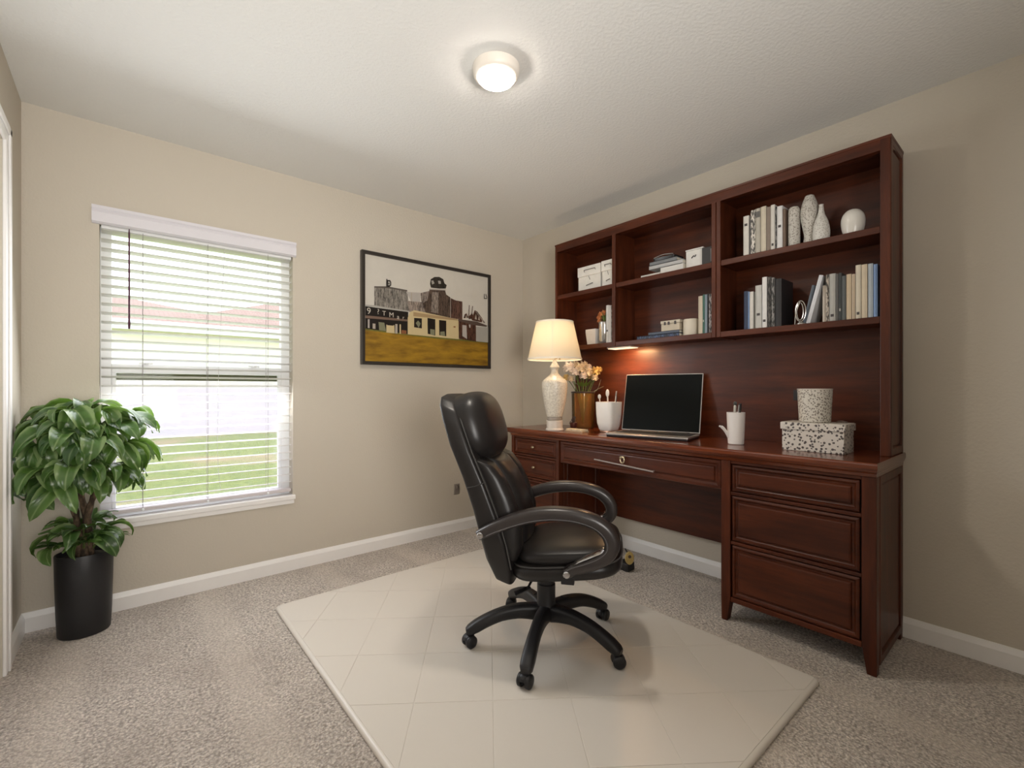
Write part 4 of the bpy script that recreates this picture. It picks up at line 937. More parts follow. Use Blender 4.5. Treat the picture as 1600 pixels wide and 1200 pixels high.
pen(px_-0.02, py_+0.035, DT+0.035, -0.05, 0.10, 0.19, 0.004, (0.55, 0.52, 0.48), 'round headed silver utensil, leftmost in the pen pot', 'utensil', gP, (0.013, 0.016, (0.55, 0.53, 0.50)), 'utensil')
pen(px_, py_+0.00, DT+0.035, 0.0, 0.05, 0.205, 0.005, (0.60, 0.56, 0.52), 'oval white headed utensil standing in the middle of the pen pot', 'utensil', gP, (0.014, 0.026, (0.66, 0.62, 0.58)), 'utensil')
pen(px_+0.01, py_-0.025, DT+0.035, -0.02, -0.14, 0.235, 0.004, (0.62, 0.57, 0.50), 'cream pen slanting right in the white pen pot', 'pen', gP)
pen(px_+0.005, py_-0.042, DT+0.035, 0.02, -0.06, 0.195, 0.004, (0.12, 0.11, 0.11), 'short dark pen at the right of the white pen pot', 'pen', gP)

# ------------------------------------------------------------------ laptop
lp = thing('laptop', 'open silver and black laptop with blank dark screen on the desk', 'laptop', (2.38, 1.56, DT))
HBL, HBR = Vector((2.455, 1.820, 0)), Vector((2.568, 1.350, 0))
uy_ = (HBR-HBL).normalized(); ux_ = Vector((uy_.y, -uy_.x, 0)).normalized()   # ux_ towards the user
if ux_.x > 0: ux_ = -ux_
Wd = (HBR-HBL).length
def LP(a, b_, h): return HBL + uy_*(a*Wd) + ux_*b_ + Vector((0, 0, h))
LH = DT+0.0005; DD = 0.245
def lslab(bm, a0, a1, b0, b1, h0, h1):
    rings(bm, [[LP(a0, b0, h), LP(a1, b0, h), LP(a1, b1, h), LP(a0, b1, h)] for h in (h0, h1)])
M_SIL = plain('laptop_silver', (0.46, 0.44, 0.42), 0.3, 0.03, metal=0.7); M_LBK = plain('laptop_black', (0.012, 0.012, 0.014), 0.35)
bm = NB(); lslab(bm, 0, 1, 0, DD, LH+0.010, LH+0.020); obj('base', bm, M_SIL, lp, bevel=0.003)
bm = NB(); lslab(bm, 0.01, 0.99, 0.004, DD-0.006, LH, LH+0.0098); obj('underside', bm, M_LBK, lp, bevel=0.003)
bm = NB(); lslab(bm, 0.04, 0.96, 0.012, DD*0.62, LH+0.0201, LH+0.0206); obj('keyboard_deck', bm, M_LBK, lp)
bm = NB(); nc, nr = 16, 6
for r in range(nr):
    for c_ in range(nc):
        if r == nr-1 and 4 <= c_ <= 8:
            if c_ == 4: lslab(bm, 0.05+0.9*4/nc+0.003, 0.05+0.9*9/nc-0.003, 0.02+r*0.0215, 0.02+r*0.0215+0.018, LH+0.0207, LH+0.0225)
            continue
        lslab(bm, 0.05+0.9*c_/nc+0.003, 0.05+0.9*(c_+1)/nc-0.003, 0.02+r*0.0215, 0.02+r*0.0215+0.018, LH+0.0207, LH+0.0225)
obj('keys', bm, plain('key_black', (0.02, 0.02, 0.022), 0.4), lp, kind='stuff')
bm = NB(); lslab(bm, 0.36, 0.64, DD*0.68, DD*0.93, LH+0.0201, LH+0.0206); obj('trackpad', bm, plain('trackpad', (0.36, 0.34, 0.33), 0.3, metal=0.5), lp)
tilt = math.radians(13); SH = 0.372
def SP(a, s, d_): # point on the lid: along width, up the lid, towards the user
    return HBL + uy_*(a*Wd) + Vector((0, 0, LH+0.018)) + (-ux_*math.sin(tilt)+Vector((0, 0, math.cos(tilt))))*s + (ux_*math.cos(tilt)+Vector((0, 0, math.sin(tilt))))*d_
def sslab(bm, a0, a1, s0, s1, d0, d1): rings(bm, [[SP(a0, s0, d_), SP(a1, s0, d_), SP(a1, s1, d_), SP(a0, s1, d_)] for d_ in (d0, d1)])
bm = NB(); sslab(bm, 0, 1, 0.006, SH, -0.008, 0.0); lid = obj('lid', bm, M_SIL, lp, bevel=0.003)
m, nt, b = new_mat('dark_screen'); b.inputs['Base Color'].default_value = (0.005, 0.006, 0.006, 1); setp(b, rough=0.12, spec=0.12)
bm = NB(); sslab(bm, 0.010, 0.990, 0.012, SH-0.006, 0.0001, 0.0012); obj('screen', bm, m, lid, label='blank glossy black screen')
bm = NB(); sweep(bm, [SP(0.12, 0.003, -0.002), SP(0.88, 0.003, -0.002)], (0.006, 0.006), n=8); obj('hinge', bm, M_LBK, lp)

# ------------------------------------------------------------------ white cup with pens
cx_, cy_ = 2.42, 1.077
cp = thing('white_cup', 'plain white cup with curled tail handle, right of the laptop', 'cup', (cx_, cy_, DT))
bm = NB(); lathe(bm, [(0.034, 0), (0.038, 0.004), (0.041, 0.08), (0.044, 0.165), (0.041, 0.165), (0.037, 0.03), (0.003, 0.02)], (cx_, cy_, DT+0.0005), 28); obj('bowl', bm, plain('matt_white', (0.75, 0.71, 0.68), 0.4, 0.02), cp, smooth=True)
hv = -rt_
p0 = Vector((cx_, cy_, DT+0.035))+hv*0.036; 
bm = NB(); sweep(bm, spline([p0, p0+hv*0.016+Vector((0, 0, 0.030)), p0+hv*0.034+Vector((0, 0, 0.052)), p0+hv*0.052+Vector((0, 0, 0.060))], 5), [(0.003, 0.007)]+[(0.004, 0.008)]*11+[(0.003, 0.005)]*3+[(0.001, 0.002)], n=8)
obj('handle', bm, bpy.data.materials['matt_white'], cp, smooth=True, label='curled white tail handle')
gQ = 'pens in the white cup'
pen(cx_+0.0, cy_+0.008, DT+0.022, 0.0, -0.02, 0.180, 0.007, (0.45, 0.42, 0.38), 'thick silver and black pen in the white cup', 'pen', gQ, (0.010, 0.012, (0.03, 0.03, 0.03)))
pen(cx_+0.01, cy_-0.006, DT+0.022, 0.0, -0.06, 0.185, 0.006, (0.02, 0.02, 0.02), 'black pen upright in the white cup', 'pen', gQ)
pen(cx_-0.012, cy_+0.0, DT+0.022, -0.03, -0.13, 0.180, 0.003, (0.40, 0.36, 0.32), 'thin pale pen slanting right in the white cup', 'pen', gQ)

# ------------------------------------------------------------------ speckled box and cylinder
M_SPB = speck_mat('spotted_paper', (0.66, 0.61, 0.55), (0.09, 0.075, 0.07), 72, 0.47, 0.53, 0.3)
M_SPT = plain('lid_paper', (0.62, 0.57, 0.50), 0.4, 0.05)
sb = thing('spotted_box', 'cream keepsake box with black spots on the right end of desk', 'box', (2.455, 0.72, DT))
obj('body', bx(2.382, 2.530, 0.600, 0.845, DT+0.0005, DT+0.098), M_SPB, sb, bevel=0.0015)
bm = NB(); box(bm, 2.376, 2.536, 0.594, 0.851, DT+0.0985, DT+0.130); obj('lid', bm, M_SPB, sb, bevel=0.0015)
obj('lid_top', bx(2.379, 2.533, 0.597, 0.848, DT+0.1301, DT+0.1315), M_SPT, sb, label='plain cream lid top')
bm = NB(); sweep(bm, spline([(2.51, 0.66, DT+0.133), (2.50, 0.64, DT+0.139), (2.495, 0.615, DT+0.134)], 4), (0.007, 0.003), n=8); obj('tab', bm, plain('tab_brown', (0.20, 0.15, 0.12), 0.5), sb, smooth=True)
scy = 2.465, 0.735
cn = thing('spotted_canister', 'open speckled cream canister standing on the spotted box', 'canister', (scy[0], scy[1], DT+0.132))
bm = NB(); lathe(bm, [(0.060, 0), (0.063, 0.003), (0.070, 0.150), (0.067, 0.150), (0.060, 0.01), (0.003, 0.008)], (scy[0], scy[1], DT+0.132), 36)
obj('body', bm, speck_mat('speckled_paper', (0.62, 0.58, 0.51), (0.20, 0.17, 0.14), 120, 0.46, 0.58, 0.3), cn, smooth=True)
bm = NB(); rs = []
for r, z in ((0.0662, 0.1505), (0.0705, 0.1505), (0.0705, 0.155), (0.0662, 0.155)): rs.append([(scy[0]+r*math.cos(2*PI*k/32), scy[1]+r*math.sin(2*PI*k/32), DT+0.132+z) for k in range(32)])
rings(bm, rs, closed=True); obj('rim', bm, M_SPT, cn, smooth=True)

# ------------------------------------------------------------------ adapter under the desk
ax_, ay_ = 2.37, 1.725
ad = thing('power_adapter', 'small black adapter with round yellow tag on carpet behind the chair', 'adapter', (ax_, ay_, 0))
obj('brick', bx(ax_-0.02, ax_+0.05, ay_-0.03, ay_+0.05, 0.001, 0.05), plain('adapter_black', (0.01, 0.01, 0.01), 0.5), ad, bevel=0.005)
Rm = Matrix.Rotation(-math.atan2(SN, CS), 3, 'Z') @ Matrix.Rotation(PI/2, 3, 'X')
bm = NB(); lathe(bm, [(0.030, 0), (0.032, 0.003), (0.032, 0.010), (0.029, 0.013)], (ax_-0.02, ay_-0.04, 0.095), 24, sx=0.85, sy=1.25, M=Rm); dsk = obj('tag_disc', bm, plain('yellow_plastic', (0.42, 0.30, 0.10), 0.4), ad, smooth=True, label='yellow oval tag')
bm = NB(); lathe(bm, [(0.010, 0.0131), (0.009, 0.0145)], (ax_-0.02, ay_-0.04, 0.105), 14, M=Rm); obj('tag_mark', bm, plain('tag_dark', (0.06, 0.03, 0.02), 0.5), dsk)
bm = NB(); sweep(bm, spline([(ax_, ay_-0.02, 0.04), (ax_+0.06, ay_+0.03, 0.008), (ax_+0.18, ay_+0.10, 0.006), (2.675, 1.95, 0.006)], 6), (0.004, 0.004), n=6); obj('cable', bm, bpy.data.materials['adapter_black'], ad, smooth=True)

# ------------------------------------------------------------------ office chair (built facing +x, then turned)
def leather():
    m, nt, b = new_mat('black_leather'); v = coords(nt)
    nt.links.new(mix(nt, (0.010, 0.009, 0.009), (0.022, 0.019, 0.018), nz(nt, v, 6, 3)), b.inputs['Base Color']); setp(b, rough=0.36, spec=0.32, coat=0.08, coatr=0.25)
    bump(nt, b, nz(nt, v, 320, 3), 0.12, 0.0006); return m
M_LEA = leather(); M_PLA = plain('black_nylon', (0.014, 0.013, 0.014), 0.40, 0.1, 20, 0.1, 300, spec=0.35); M_ARM = plain('armrest_finish', (0.030, 0.024, 0.023), 0.33, 0.1, 10, coat=0.2, coatr=0.2)
M_CHR = plain('chrome', (0.62, 0.62, 0.64), 0.15, 0.02, metal=1.0); M_PIP = plain('piping', (0.05, 0.048, 0.047), 0.4)
ch = thing('office_chair', 'high backed black leather swivel office chair on the cream mat', 'chair', (0, 0, 0.02))
# star base
bm = NB(); lathe(bm, [(0.030, 0.118), (0.043, 0.124), (0.045, 0.150), (0.042, 0.185), (0.040, 0.190), (0.040, 0.270), (0.035, 0.275), (0.035, 0.290), (0.037, 0.292), (0.037, 0.305)], (0, 0, 0), 28)
obj('column', bm, M_PLA, ch, smooth=True)
bm = NB(); lathe(bm, [(0.022, 0.300), (0.022, 0.345)], (0, 0, 0), 18); obj('gas_cylinder', bm, plain('gas_steel', (0.08, 0.08, 0.085), 0.25, metal=0.8), ch, smooth=True)
for ai, a in enumerate((-160, -95, -25, 44, 128)):
    a = math.radians(a); dx, dy = math.cos(a), math.sin(a)
    prof = [(0.030, 0.148, 0.032, 0.036), (0.07, 0.154, 0.028, 0.033), (0.13, 0.157, 0.026, 0.029), (0.20, 0.147, 0.025, 0.026), (0.26, 0.126, 0.026, 0.025), (0.305, 0.104, 0.027, 0.024), (0.335, 0.088, 0.025, 0.020), (0.350, 0.084, 0.015, 0.012)]
    pts = spline([(dx*r, dy*r, z) for r, z, _, _ in prof], 3)
    rad = []
    for k in range(len(prof)-1):
        for j in range(3): t = j/3; rad.append((prof[k][2]*(1-t)+prof[k+1][2]*t, prof[k][3]*(1-t)+prof[k+1][3]*t))
    rad.append(prof[-1][2:])
    bm = NB(); sweep(bm, pts, rad, n=14, e=3.2); leg = obj('base_leg', bm, M_PLA, ch, smooth=True)
    bm = NB(); q = [p+Vector((0, 0, r_[1]+0.0003)) for p, r_ in zip(pts[4:-5], rad[4:-5])]; sweep(bm, q, (0.012, 0.0022), n=8, e=2.5); obj('rib', bm, M_PLA, leg, smooth=True)
    # caster
    cx0, cy0 = dx*0.325, dy*0.325; ca = a + (0.5, -0.25, 0.7, 0.3, 1.0)[ai]; ex, ey = math.cos(ca), math.sin(ca)
    wc = Vector((cx0+ex*0.012, cy0+ey*0.012, 0.0465)); R = Matrix.Rotation(ca, 3, 'Z')
    bm = NB(); lathe(bm, [(0.007, 0.055), (0.007, 0.085)], (cx0, cy0, 0), 10)
    hood = []
    for k in range(9):
        t = math.radians(-20+k*26); hood.append(wc + R @ Vector((0.023*math.cos(t), 0, 0.023*math.sin(t)+0.003)))
    sweep(bm, hood, (0.012, 0.0035), up=tuple(R @ Vector((0, 0, 1))), n=8, e=3); box(bm, -0.014, 0.014, -0.009, 0.009, -0.012, 0.018, M=Matrix.Translation(wc) @ R.to_4x4())
    cas = obj('caster', bm, M_PLA, ch, smooth=True)
    for s in (-1, 1):
        bm = NB(); Mw = R @ Matrix.Rotation(-PI/2*s, 3, 'X')
        lathe(bm, [(0.020, 0.0), (0.0255, 0.001), (0.026, 0.004), (0.026, 0.012), (0.023, 0.016), (0.016, 0.018), (0.003, 0.0185)], wc+R @ Vector((0, s*0.0095, 0)), 24, M=Mw)
        obj('wheel', bm, M_PLA, cas, smooth=True)
# mechanism and lever
bm = NB(); box(bm, -0.09, 0.12, -0.06, 0.06, 0.338, 0.366); box(bm, -0.05, 0.05, -0.045, 0.045, 0.322, 0.338); obj('tilt_mechanism', bm, M_PLA, ch, bevel=0.005)
bm = NB(); sweep(bm, spline([(-0.02, -0.05, 0.345), (-0.04, -0.14, 0.335), (-0.05, -0.19, 0.318)], 4), (0.005, 0.005), n=8); sweep(bm, [(-0.04, -0.175, 0.322), (-0.10, -0.20, 0.300)], [(0.014, 0.004), (0.020, 0.003)], n=8, e=3)
obj('lever', bm, M_PLA, ch, smooth=True)
bm = NB(); lathe(bm, [(0.018, 0), (0.022, 0.006), (0.022, 0.035), (0.016, 0.040)], (0.05, 0, 0.295), 16); obj('tension_knob', bm, M_PLA, ch, smooth=True)
# seat
def tiltM(deg): return Matrix.Rotation(math.radians(-deg), 3, 'Y')
bm = NB(); blob(bm, (0.098, 0, 0.408), (0.228, 0.246, 0.048), 3.2, 4.2, 40, 16, M=tiltM(7)); st = obj('seat', bm, M_LEA, ch, smooth='full')
bm = NB(); blob(bm, (0.103, 0, 0.462), (0.215, 0.236, 0.046), 2.6, 3.6, 40, 16, M=tiltM(6)); obj('seat_cushion', bm, M_LEA, st, smooth='full')
bm = NB(); pts = []
for k in range(49):
    t = 2*PI*k/48; cc, ss = math.cos(t), math.sin(t); p = Vector((0.225*math.copysign(abs(cc)**(2/4.0), cc), 0.2435*math.copysign(abs(ss)**(2/4.0), ss), 0.0)); pts.append(Vector((0.100, 0, 0.438)) + tiltM(6.5) @ p)
sweep(bm, pts, (0.0035, 0.0035), n=6, cap=False); obj('piping', bm, M_PIP, st, smooth=True)
# backrest shell
prof = [(0.330, -0.150, 0.030, 0.17), (0.345, -0.148, 0.040, 0.205), (0.42, -0.165, 0.060, 0.225), (0.52, -0.186, 0.064, 0.240), (0.62, -0.212, 0.062, 0.248), (0.75, -0.258, 0.058, 0.252), (0.88, -0.315, 0.056, 0.250), (0.98, -0.352, 0.052, 0.240), (1.04, -0.378, 0.047, 0.215), (1.075, -0.393, 0.038, 0.175), (1.092, -0.400, 0.022, 0.12), (1.097, -0.402, 0.008, 0.06)]
def lerp_prof(prof, sub=4):
    out = []
    for i in range(len(prof)-1):
        for k in range(sub):
            t = k/sub; out.append(tuple(a*(1-t)+b_*t for a, b_ in zip(prof[i], prof[i+1])))
    out.append(prof[-1]); return out
def loft_back(bm, prof, e=4.0, n=40, yc=0.0, bow=0.0):
    rs = []
    for z, xc, hd, hw in lerp_prof(prof):
        r = []
        for k in range(n):
            t = 2*PI*k/n; cc, ss = math.cos(t), math.sin(t)
            x = hd*math.copysign(abs(cc)**(2/e), cc); y = hw*math.copysign(abs(ss)**(2/e), ss)
            r.append((xc+x + bow*(y*y)/0.06, yc+y, z - x*0.34))
        rs.append(r)
    rings(bm, rs)
bm = NB(); loft_back(bm, prof, 6.0, 44); bk = obj('backrest', bm, M_LEA, ch, smooth='full')
# headrest pillow and back pads
bm = NB(); blob(bm, (-0.310, 0, 0.952), (0.105, 0.224, 0.156), 2.8, 2.9, 40, 22, M=Matrix.Rotation(math.radians(-17), 3, 'Y')); obj('headrest', bm, M_LEA, bk, smooth='full', label='thick padded head pillow')
pad = [(0.43, -0.130, 0.012, 0.09), (0.44, -0.128, 0.045, 0.115), (0.50, -0.122, 0.062, 0.125), (0.60, -0.132, 0.070, 0.125), (0.70, -0.165, 0.070, 0.122), (0.78, -0.200, 0.066, 0.118), (0.825, -0.225, 0.050, 0.11), (0.835, -0.232, 0.015, 0.09)]
bm = NB(); loft_back(bm, pad, 3.0, 32); obj('back_cushion', bm, M_LEA, bk, smooth='full')
for s in (-1, 1):
    bol = [(z, xc-0.012, hd, 0.052 if 0.44 < z < 0.83 else 0.03) for z, xc, hd, hw in pad]
    bm = NB(); loft_back(bm, bol, 2.6, 24, yc=s*0.172); obj('side_bolster', bm, M_LEA, bk, smooth='full')
    bm = NB(); pts = [(xc+hd*0.90, s*hw*0.965, z-hd*0.34*0.9) for z, xc, hd, hw in lerp_prof(prof[2:10], 3)]
    sweep(bm, pts, (0.0032, 0.0032), n=6); obj('piping', bm, M_PIP, bk, smooth=True)
    bm = NB(); sweep(bm, [(-0.284, s*0.2515, 0.727), (-0.25, s*0.2525, 0.735), (-0.208, s*0.2515, 0.752)], (0.0018, 0.0018), n=6); obj('stitch_seam', bm, M_PIP, bk, smooth=True)
# armrests
armp = [(-0.232, 0.545), (-0.165, 0.580), (-0.090, 0.612), (-0.010, 0.636), (0.072, 0.646), (0.150, 0.642), (0.215, 0.624), (0.258, 0.594), (0.279, 0.556), (0.276, 0.518), (0.245, 0.485), (0.195, 0.460), (0.140, 0.440), (0.112, 0.422)]
wid = [0.024, 0.027, 0.031, 0.034, 0.036, 0.036, 0.034, 0.032, 0.030, 0.028, 0.026, 0.025, 0.024, 0.022]
thk = [0.020, 0.024, 0.027, 0.027, 0.026, 0.026, 0.027, 0.028, 0.028, 0.027, 0.026, 0.024, 0.022, 0.020]
for s in (-1, 1):
    yA = s*0.256
    pts = spline([(x, yA, z) for x, z in armp], 4); rad = []
    for k in range(len(armp)-1):
        for j in range(4): t = j/4; rad.append((thk[k]*(1-t)+thk[k+1]*t, wid[k]*(1-t)+wid[k+1]*t))
    rad.append((thk[-1], wid[-1]))
    bm = NB(); sweep(bm, pts, rad, up=(0, 1, 0), n=20, e=3.0); ar = obj('armrest', bm, M_ARM, ch, smooth=True)
    # inner moulded groove line and bright accent
    bm = NB(); q = []
    for k in range(2, len(pts)-2):
        t = (pts[k+1]-pts[k-1]).normalized(); nrm = Vector((t.z, 0, -t.x)); q.append(pts[k]+nrm*(rad[k][0]*0.55)+Vector((0, s*(rad[k][1]*0.97), 0)))
    sweep(bm, q, (0.0016, 0.0016), up=(0, 1, 0), n=6); obj('groove', bm, plain('groove_grey', (0.12, 0.115, 0.12), 0.3) if s < 0 else bpy.data.materials['groove_grey'], ar, smooth=True)
    bm = NB(); acc = spline([(0.254, yA, 0.530), (0.243, yA, 0.514), (0.222, yA, 0.503), (0.190, yA, 0.488), (0.150, yA, 0.468), (0.118, yA, 0.448)], 4)
    sweep(bm, acc, [(0.003, 0.014)]+[(0.006, 0.024)]*8+[(0.0045, 0.024)]*(len(acc)-13)+[(0.003, 0.020)]*4, up=(0, 1, 0), n=10, e=3); obj('accent', bm, M_CHR, ar, smooth=True, label='bright silver inner accent')
    for x, z in ((-0.222, 0.549), (0.114, 0.424)):
        bm = NB(); lathe(bm, [(0.012, 0), (0.013, 0.003), (0.010, 0.006), (0.003, 0.0065)], (x, yA+s*0.022, z), 18, M=Matrix.Rotation(-s*PI/2, 3, 'X')); obj('bolt', bm, M_CHR, ar, smooth=True, label='silver bolt')
    bm = NB(); box(bm, 0.09, 0.14, min(s*0.20, s*0.245), max(s*0.20, s*0.245), 0.372, 0.402); obj('arm_bracket', bm, M_PLA, ch, bevel=0.003)
ch.location = (1.416, 1.449, 0.0202); ch.rotation_euler.z = math.radians(-52.1)

# ------------------------------------------------------------------ potted plant
PX, PY = -0.140, 2.905
plant = thing('potted_plant', 'leafy green variegated plant in a tall black oval pot by the window', 'plant', (PX, PY, 0))
A_, B_ = 0.103, 0.092
bm = NB(); lathe(bm, [(0.87, 0.001), (0.90, 0.006), (0.94, 0.10), (0.98, 0.25), (1.0, 0.366), (0.985, 0.370), (0.955, 0.370), (0.945, 0.34), (0.1, 0.335)], (PX, PY, 0), 48, sx=A_, sy=B_)
obj('pot', bm, plain('black_pot', (0.013, 0.013, 0.015), 0.42), plant, smooth=True)
bm = NB(); lathe(bm, [(0.943, 0.336), (0.94, 0.346), (0.5, 0.352), (0.05, 0.350)], (PX, PY, 0), 30, sx=A_, sy=B_); obj('soil', bm, plain('soil', (0.025, 0.017, 0.012), 0.95, 0.4, 80, 0.8, 120, 0.004), plant)
m, nt, b = new_mat('bark'); v = coords(nt, (1, 1, 0.5))
nt.links.new(mix(nt, (0.035, 0.022, 0.012), (0.20, 0.13, 0.08), ramp(nt, nz(nt, v, 45, 4), 0.4, 0.65)), b.inputs['Base Color']); setp(b, rough=0.85); bump(nt, b, nz(nt, v, 70, 4), 0.6, 0.004); M_BARK = m
rnd = random.Random(11)
CC = Vector((-0.150, 2.835, 0.86))
for dx0, dy0, dx1, dy1, tw in ((-0.02, 0.0, -0.055, -0.02, 0.010), (0.02, 0.005, 0.045, -0.04, -0.012), (0.0, -0.015, 0.0, 0.02, 0.008)):
    p0 = Vector((PX+dx0, PY+dy0-0.01, 0.345)); p1 = Vector((CC.x+dx1, CC.y+dy1+0.01, 0.90))
    pts = spline([p0, p0.lerp(p1, 0.35)+Vector((tw, tw*0.5, 0)), p0.lerp(p1, 0.6)-Vector((tw, 0, 0)), p1], 6)
    bm = NB(); sweep(bm, pts, [(0.016*(1-0.45*k/len(pts))+0.002*math.sin(k*1.9),)*2 for k in range(len(pts))], n=10); obj('trunk', bm, M_BARK, plant, smooth=True)
def leaf_mat(name, c0, c1, edge):
    m, nt, b = new_mat(name); out = nt.nodes['Material Output']
    t = nt.nodes.new('ShaderNodeTexCoord'); sp = nt.nodes.new('ShaderNodeSeparateXYZ'); nt.links.new(t.outputs['Object'], sp.inputs[0])
    ab = nt.nodes.new('ShaderNodeMath'); ab.operation = 'ABSOLUTE'; nt.links.new(sp.outputs['Y'], ab.inputs[0])
    oi = nt.nodes.new('ShaderNodeObjectInfo')
    base = mix(nt, c0, c1, oi.outputs['Random'])
    base = mix(nt, base, tuple(min(1, c*1.7) for c in c1), ramp(nt, nz(nt, t.outputs['Object'], 14, 3), 0.50, 0.72, (0, 0, 0), (0.5, 0.5, 0.5)))
    vein = ramp(nt, ab.outputs[0], 0.0006, 0.0030, (0.7, 0.7, 0.7), (0, 0, 0)); base = mix(nt, base, edge, vein)
    rim = ramp(nt, ab.outputs[0], 0.022, 0.027, (0, 0, 0), (0.65, 0.65, 0.65)); base = mix(nt, base, edge, rim)
    wv = nt.nodes.new('ShaderNodeMath'); wv.operation = 'MULTIPLY_ADD'; nt.links.new(ab.outputs[0], wv.inputs[0]); wv.inputs[1].default_value = -1.6; nt.links.new(sp.outputs['X'], wv.inputs[2])
    sn = nt.nodes.new('ShaderNodeMath'); sn.operation = 'SINE'; mu = nt.nodes.new('ShaderNodeMath'); mu.operation = 'MULTIPLY'; mu.inputs[1].default_value = 420; nt.links.new(wv.outputs[0], mu.inputs[0]); nt.links.new(mu.outputs[0], sn.inputs[0])
    nt.links.new(base, b.inputs['Base Color']); setp(b, rough=0.30, coat=0.2, coatr=0.25); bump(nt, b, sn.outputs[0], 0.15, 0.0015)
    tl_ = nt.nodes.new('ShaderNodeBsdfTranslucent'); nt.links.new(mix(nt, base, (0.30, 0.50, 0.05), 0.4), tl_.inputs[0]); mx = nt.nodes.new('ShaderNodeMixShader'); mx.inputs[0].default_value = 0.25
    nt.links.new(b.outputs[0], mx.inputs[1]); nt.links.new(tl_.outputs[0], mx.inputs[2]); nt.links.new(mx.outputs[0], out.inputs[0]); return m
LM = [leaf_mat('leaf_green', (0.016, 0.048, 0.012), (0.050, 0.115, 0.028), (0.22, 0.32, 0.13)), leaf_mat('leaf_fresh', (0.040, 0.105, 0.014), (0.085, 0.165, 0.040), (0.30, 0.40, 0.17))]
def leaf_mesh(L, W, droop, fold, wav, mat):
    NL, NW = 7, 3; bm = NB(); grid = []
    for i in range(NL+1):
        t = i/NL; wd = W*(math.sin(PI*min(1, t**0.80))**0.75 if 0 < t < 1 else 0.03)
        ang_ = droop*t**1.25; x = 0; z = 0
        for q in range(i): a_ = droop*((q+0.5)/NL)**1.25; x += L/NL*math.cos(a_); z -= L/NL*math.sin(a_)
        row = []
        for j in range(-NW//2-0, NW//2+2):
            pass
        for s in (-1, -0.5, 0, 0.5, 1):
            y = s*wd; h = abs(s)*wd*fold + wav*W*math.sin(t*9+s*2)*abs(s)
            row.append(bm.verts.new((x + h*math.sin(ang_), y, z + h*math.cos(ang_))))
        grid.append(row)
    for i in range(NL):
        for j in range(4): bm.faces.new((grid[i][j], grid[i][j+1], grid[i+1][j+1], grid[i+1][j]))
    me = bpy.data.meshes.new('leaf'); bm.to_mesh(me); bm.free(); me.materials.append(mat)
    for p in me.polygons: p.use_smooth = True
    return me
LVS = []
for k in range(12): LVS.append(leaf_mesh(rnd.uniform(0.155, 0.22), rnd.uniform(0.030, 0.040), rnd.uniform(1.3, 2.4), rnd.uniform(0.15, 0.5), rnd.uniform(-0.25, 0.25), LM[k % 2]))
SML = [leaf_mesh(rnd.uniform(0.085, 0.125), rnd.uniform(0.017, 0.024), rnd.uniform(0.7, 1.5), rnd.uniform(0.1, 0.4), rnd.uniform(-0.2, 0.2), LM[k % 2]) for k in range(6)]
def add_leaf(me, p, az, pitch, roll, scale=1.0, forced=False):
    M = Matrix.Translation(p) @ Matrix.Rotation(az, 4, 'Z') @ Matrix.Rotation(-pitch, 4, 'Y') @ Matrix.Rotation(roll, 4, 'X') @ Matrix.Scale(scale, 4)
    for vi in range(0, len(me.vertices), 3):
        q = M @ me.vertices[vi].co
        if q.x < XL+0.008 or q.y > YW-0.012 or q.z > 1.115 or q.z < 0.30: return False
        if q.z < 0.385 and ((q.x-PX)/A_)**2+((q.y-PY)/B_)**2 < 1.15: return False
    o = bpy.data.objects.new('leaf', me); C.objects.link(o); o.parent = plant
    o.matrix_local = Matrix.Translation(-plant.location) @ M
    return True
M_BR = plain('green_branch', (0.10, 0.13, 0.035), 0.6, 0.3, 40); cnt = 0
def cluster(P, az, n, meshes, spread=2.4, pit=(-0.35, 0.6), sc=(0.8, 1.1)):
    global cnt
    for k in range(n):
        for tries in range(5):
            a = az + (k/(max(1, n-1))-0.5)*spread + rnd.uniform(-0.2, 0.2)
            if add_leaf(rnd.choice(meshes), P+Vector((0.010*math.cos(a), 0.010*math.sin(a), 0)), a, rnd.uniform(*pit), rnd.uniform(-0.5, 0.5), rnd.uniform(*sc)): cnt += 1; break
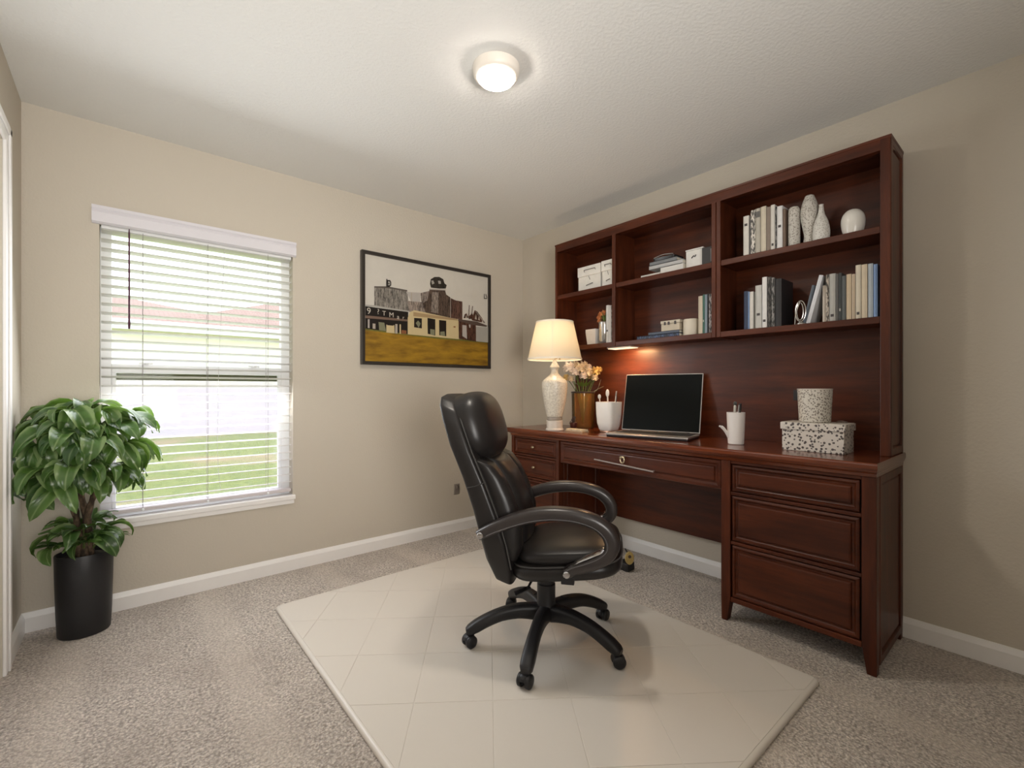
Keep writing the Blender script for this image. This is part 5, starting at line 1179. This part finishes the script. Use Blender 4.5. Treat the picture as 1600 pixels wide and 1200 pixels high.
def branch(P, q):
    bmb = NB(); sweep(bmb, spline([q, q.lerp(P, 0.5)+Vector((0, 0, 0.02)), P], 4), [(0.0055, 0.0055)]*5+[(0.0035, 0.0035)]*3+[(0.0025, 0.0025)], n=6)
    obj('branch', bmb, M_BR, plant, smooth=True)
for (dx, dy, dz, az) in ((-0.10, -0.02, 0.13, 2.6), (-0.03, -0.08, 0.17, -1.8), (0.06, -0.03, 0.16, -0.5), (0.03, 0.05, 0.19, 1.2), (-0.06, 0.04, 0.17, 2.2), (0.12, -0.04, 0.10, -0.4), (0.14, 0.02, 0.14, 0.1),
                         (-0.12, -0.07, 0.03, -2.4), (-0.04, -0.12, 0.06, -1.8), (0.05, -0.12, 0.05, -1.1), (0.13, -0.08, 0.01, -0.6), (0.13, 0.03, -0.02, 0.1), (-0.14, 0.02, -0.02, 2.9),
                         (-0.10, -0.09, -0.08, -2.3), (-0.01, -0.12, -0.07, -1.5), (0.08, -0.09, -0.09, -0.8), (-0.13, -0.02, -0.11, -2.9), (0.02, -0.04, -0.10, -1.2), (0.0, 0.0, 0.20, -2.8), (0.0, -0.06, 0.0, -2.0), (-0.05, -0.08, -0.13, -2.2), (0.05, -0.06, -0.13, -1.0), (0.11, -0.02, -0.13, -0.2), (-0.02, -0.10, 0.11, -1.4), (0.06, -0.06, 0.10, -0.9), (-0.07, -0.06, 0.09, -2.5)):
    P = CC+Vector((dx, dy, dz)); branch(P, CC+Vector((dx*0.25, dy*0.25, -0.02+min(0, dz)*0.5)))
    cluster(P, az, 6, LVS)
C2 = Vector((PX, PY-0.02, 0.42))
for (dx, dy, dz, az) in ((-0.06, -0.03, 0.05, -2.4), (0.0, -0.05, 0.07, -1.6), (0.06, -0.02, 0.05, -0.6), (0.02, 0.02, 0.09, 0.5), (-0.04, 0.02, 0.09, 2.5), (-0.07, -0.03, 0.0, -2.8), (0.07, -0.03, 0.0, -0.3), (0.0, -0.06, 0.01, -1.5), (0.03, -0.04, 0.03, -1.0)):
    P = C2+Vector((dx, dy, dz)); branch(P, Vector((PX+dx*0.2, PY+dy*0.2, 0.352)))
    cluster(P, az, 7, SML+[LVS[0], LVS[3]], 2.6, (0.1, 0.9), (0.7, 1.0))
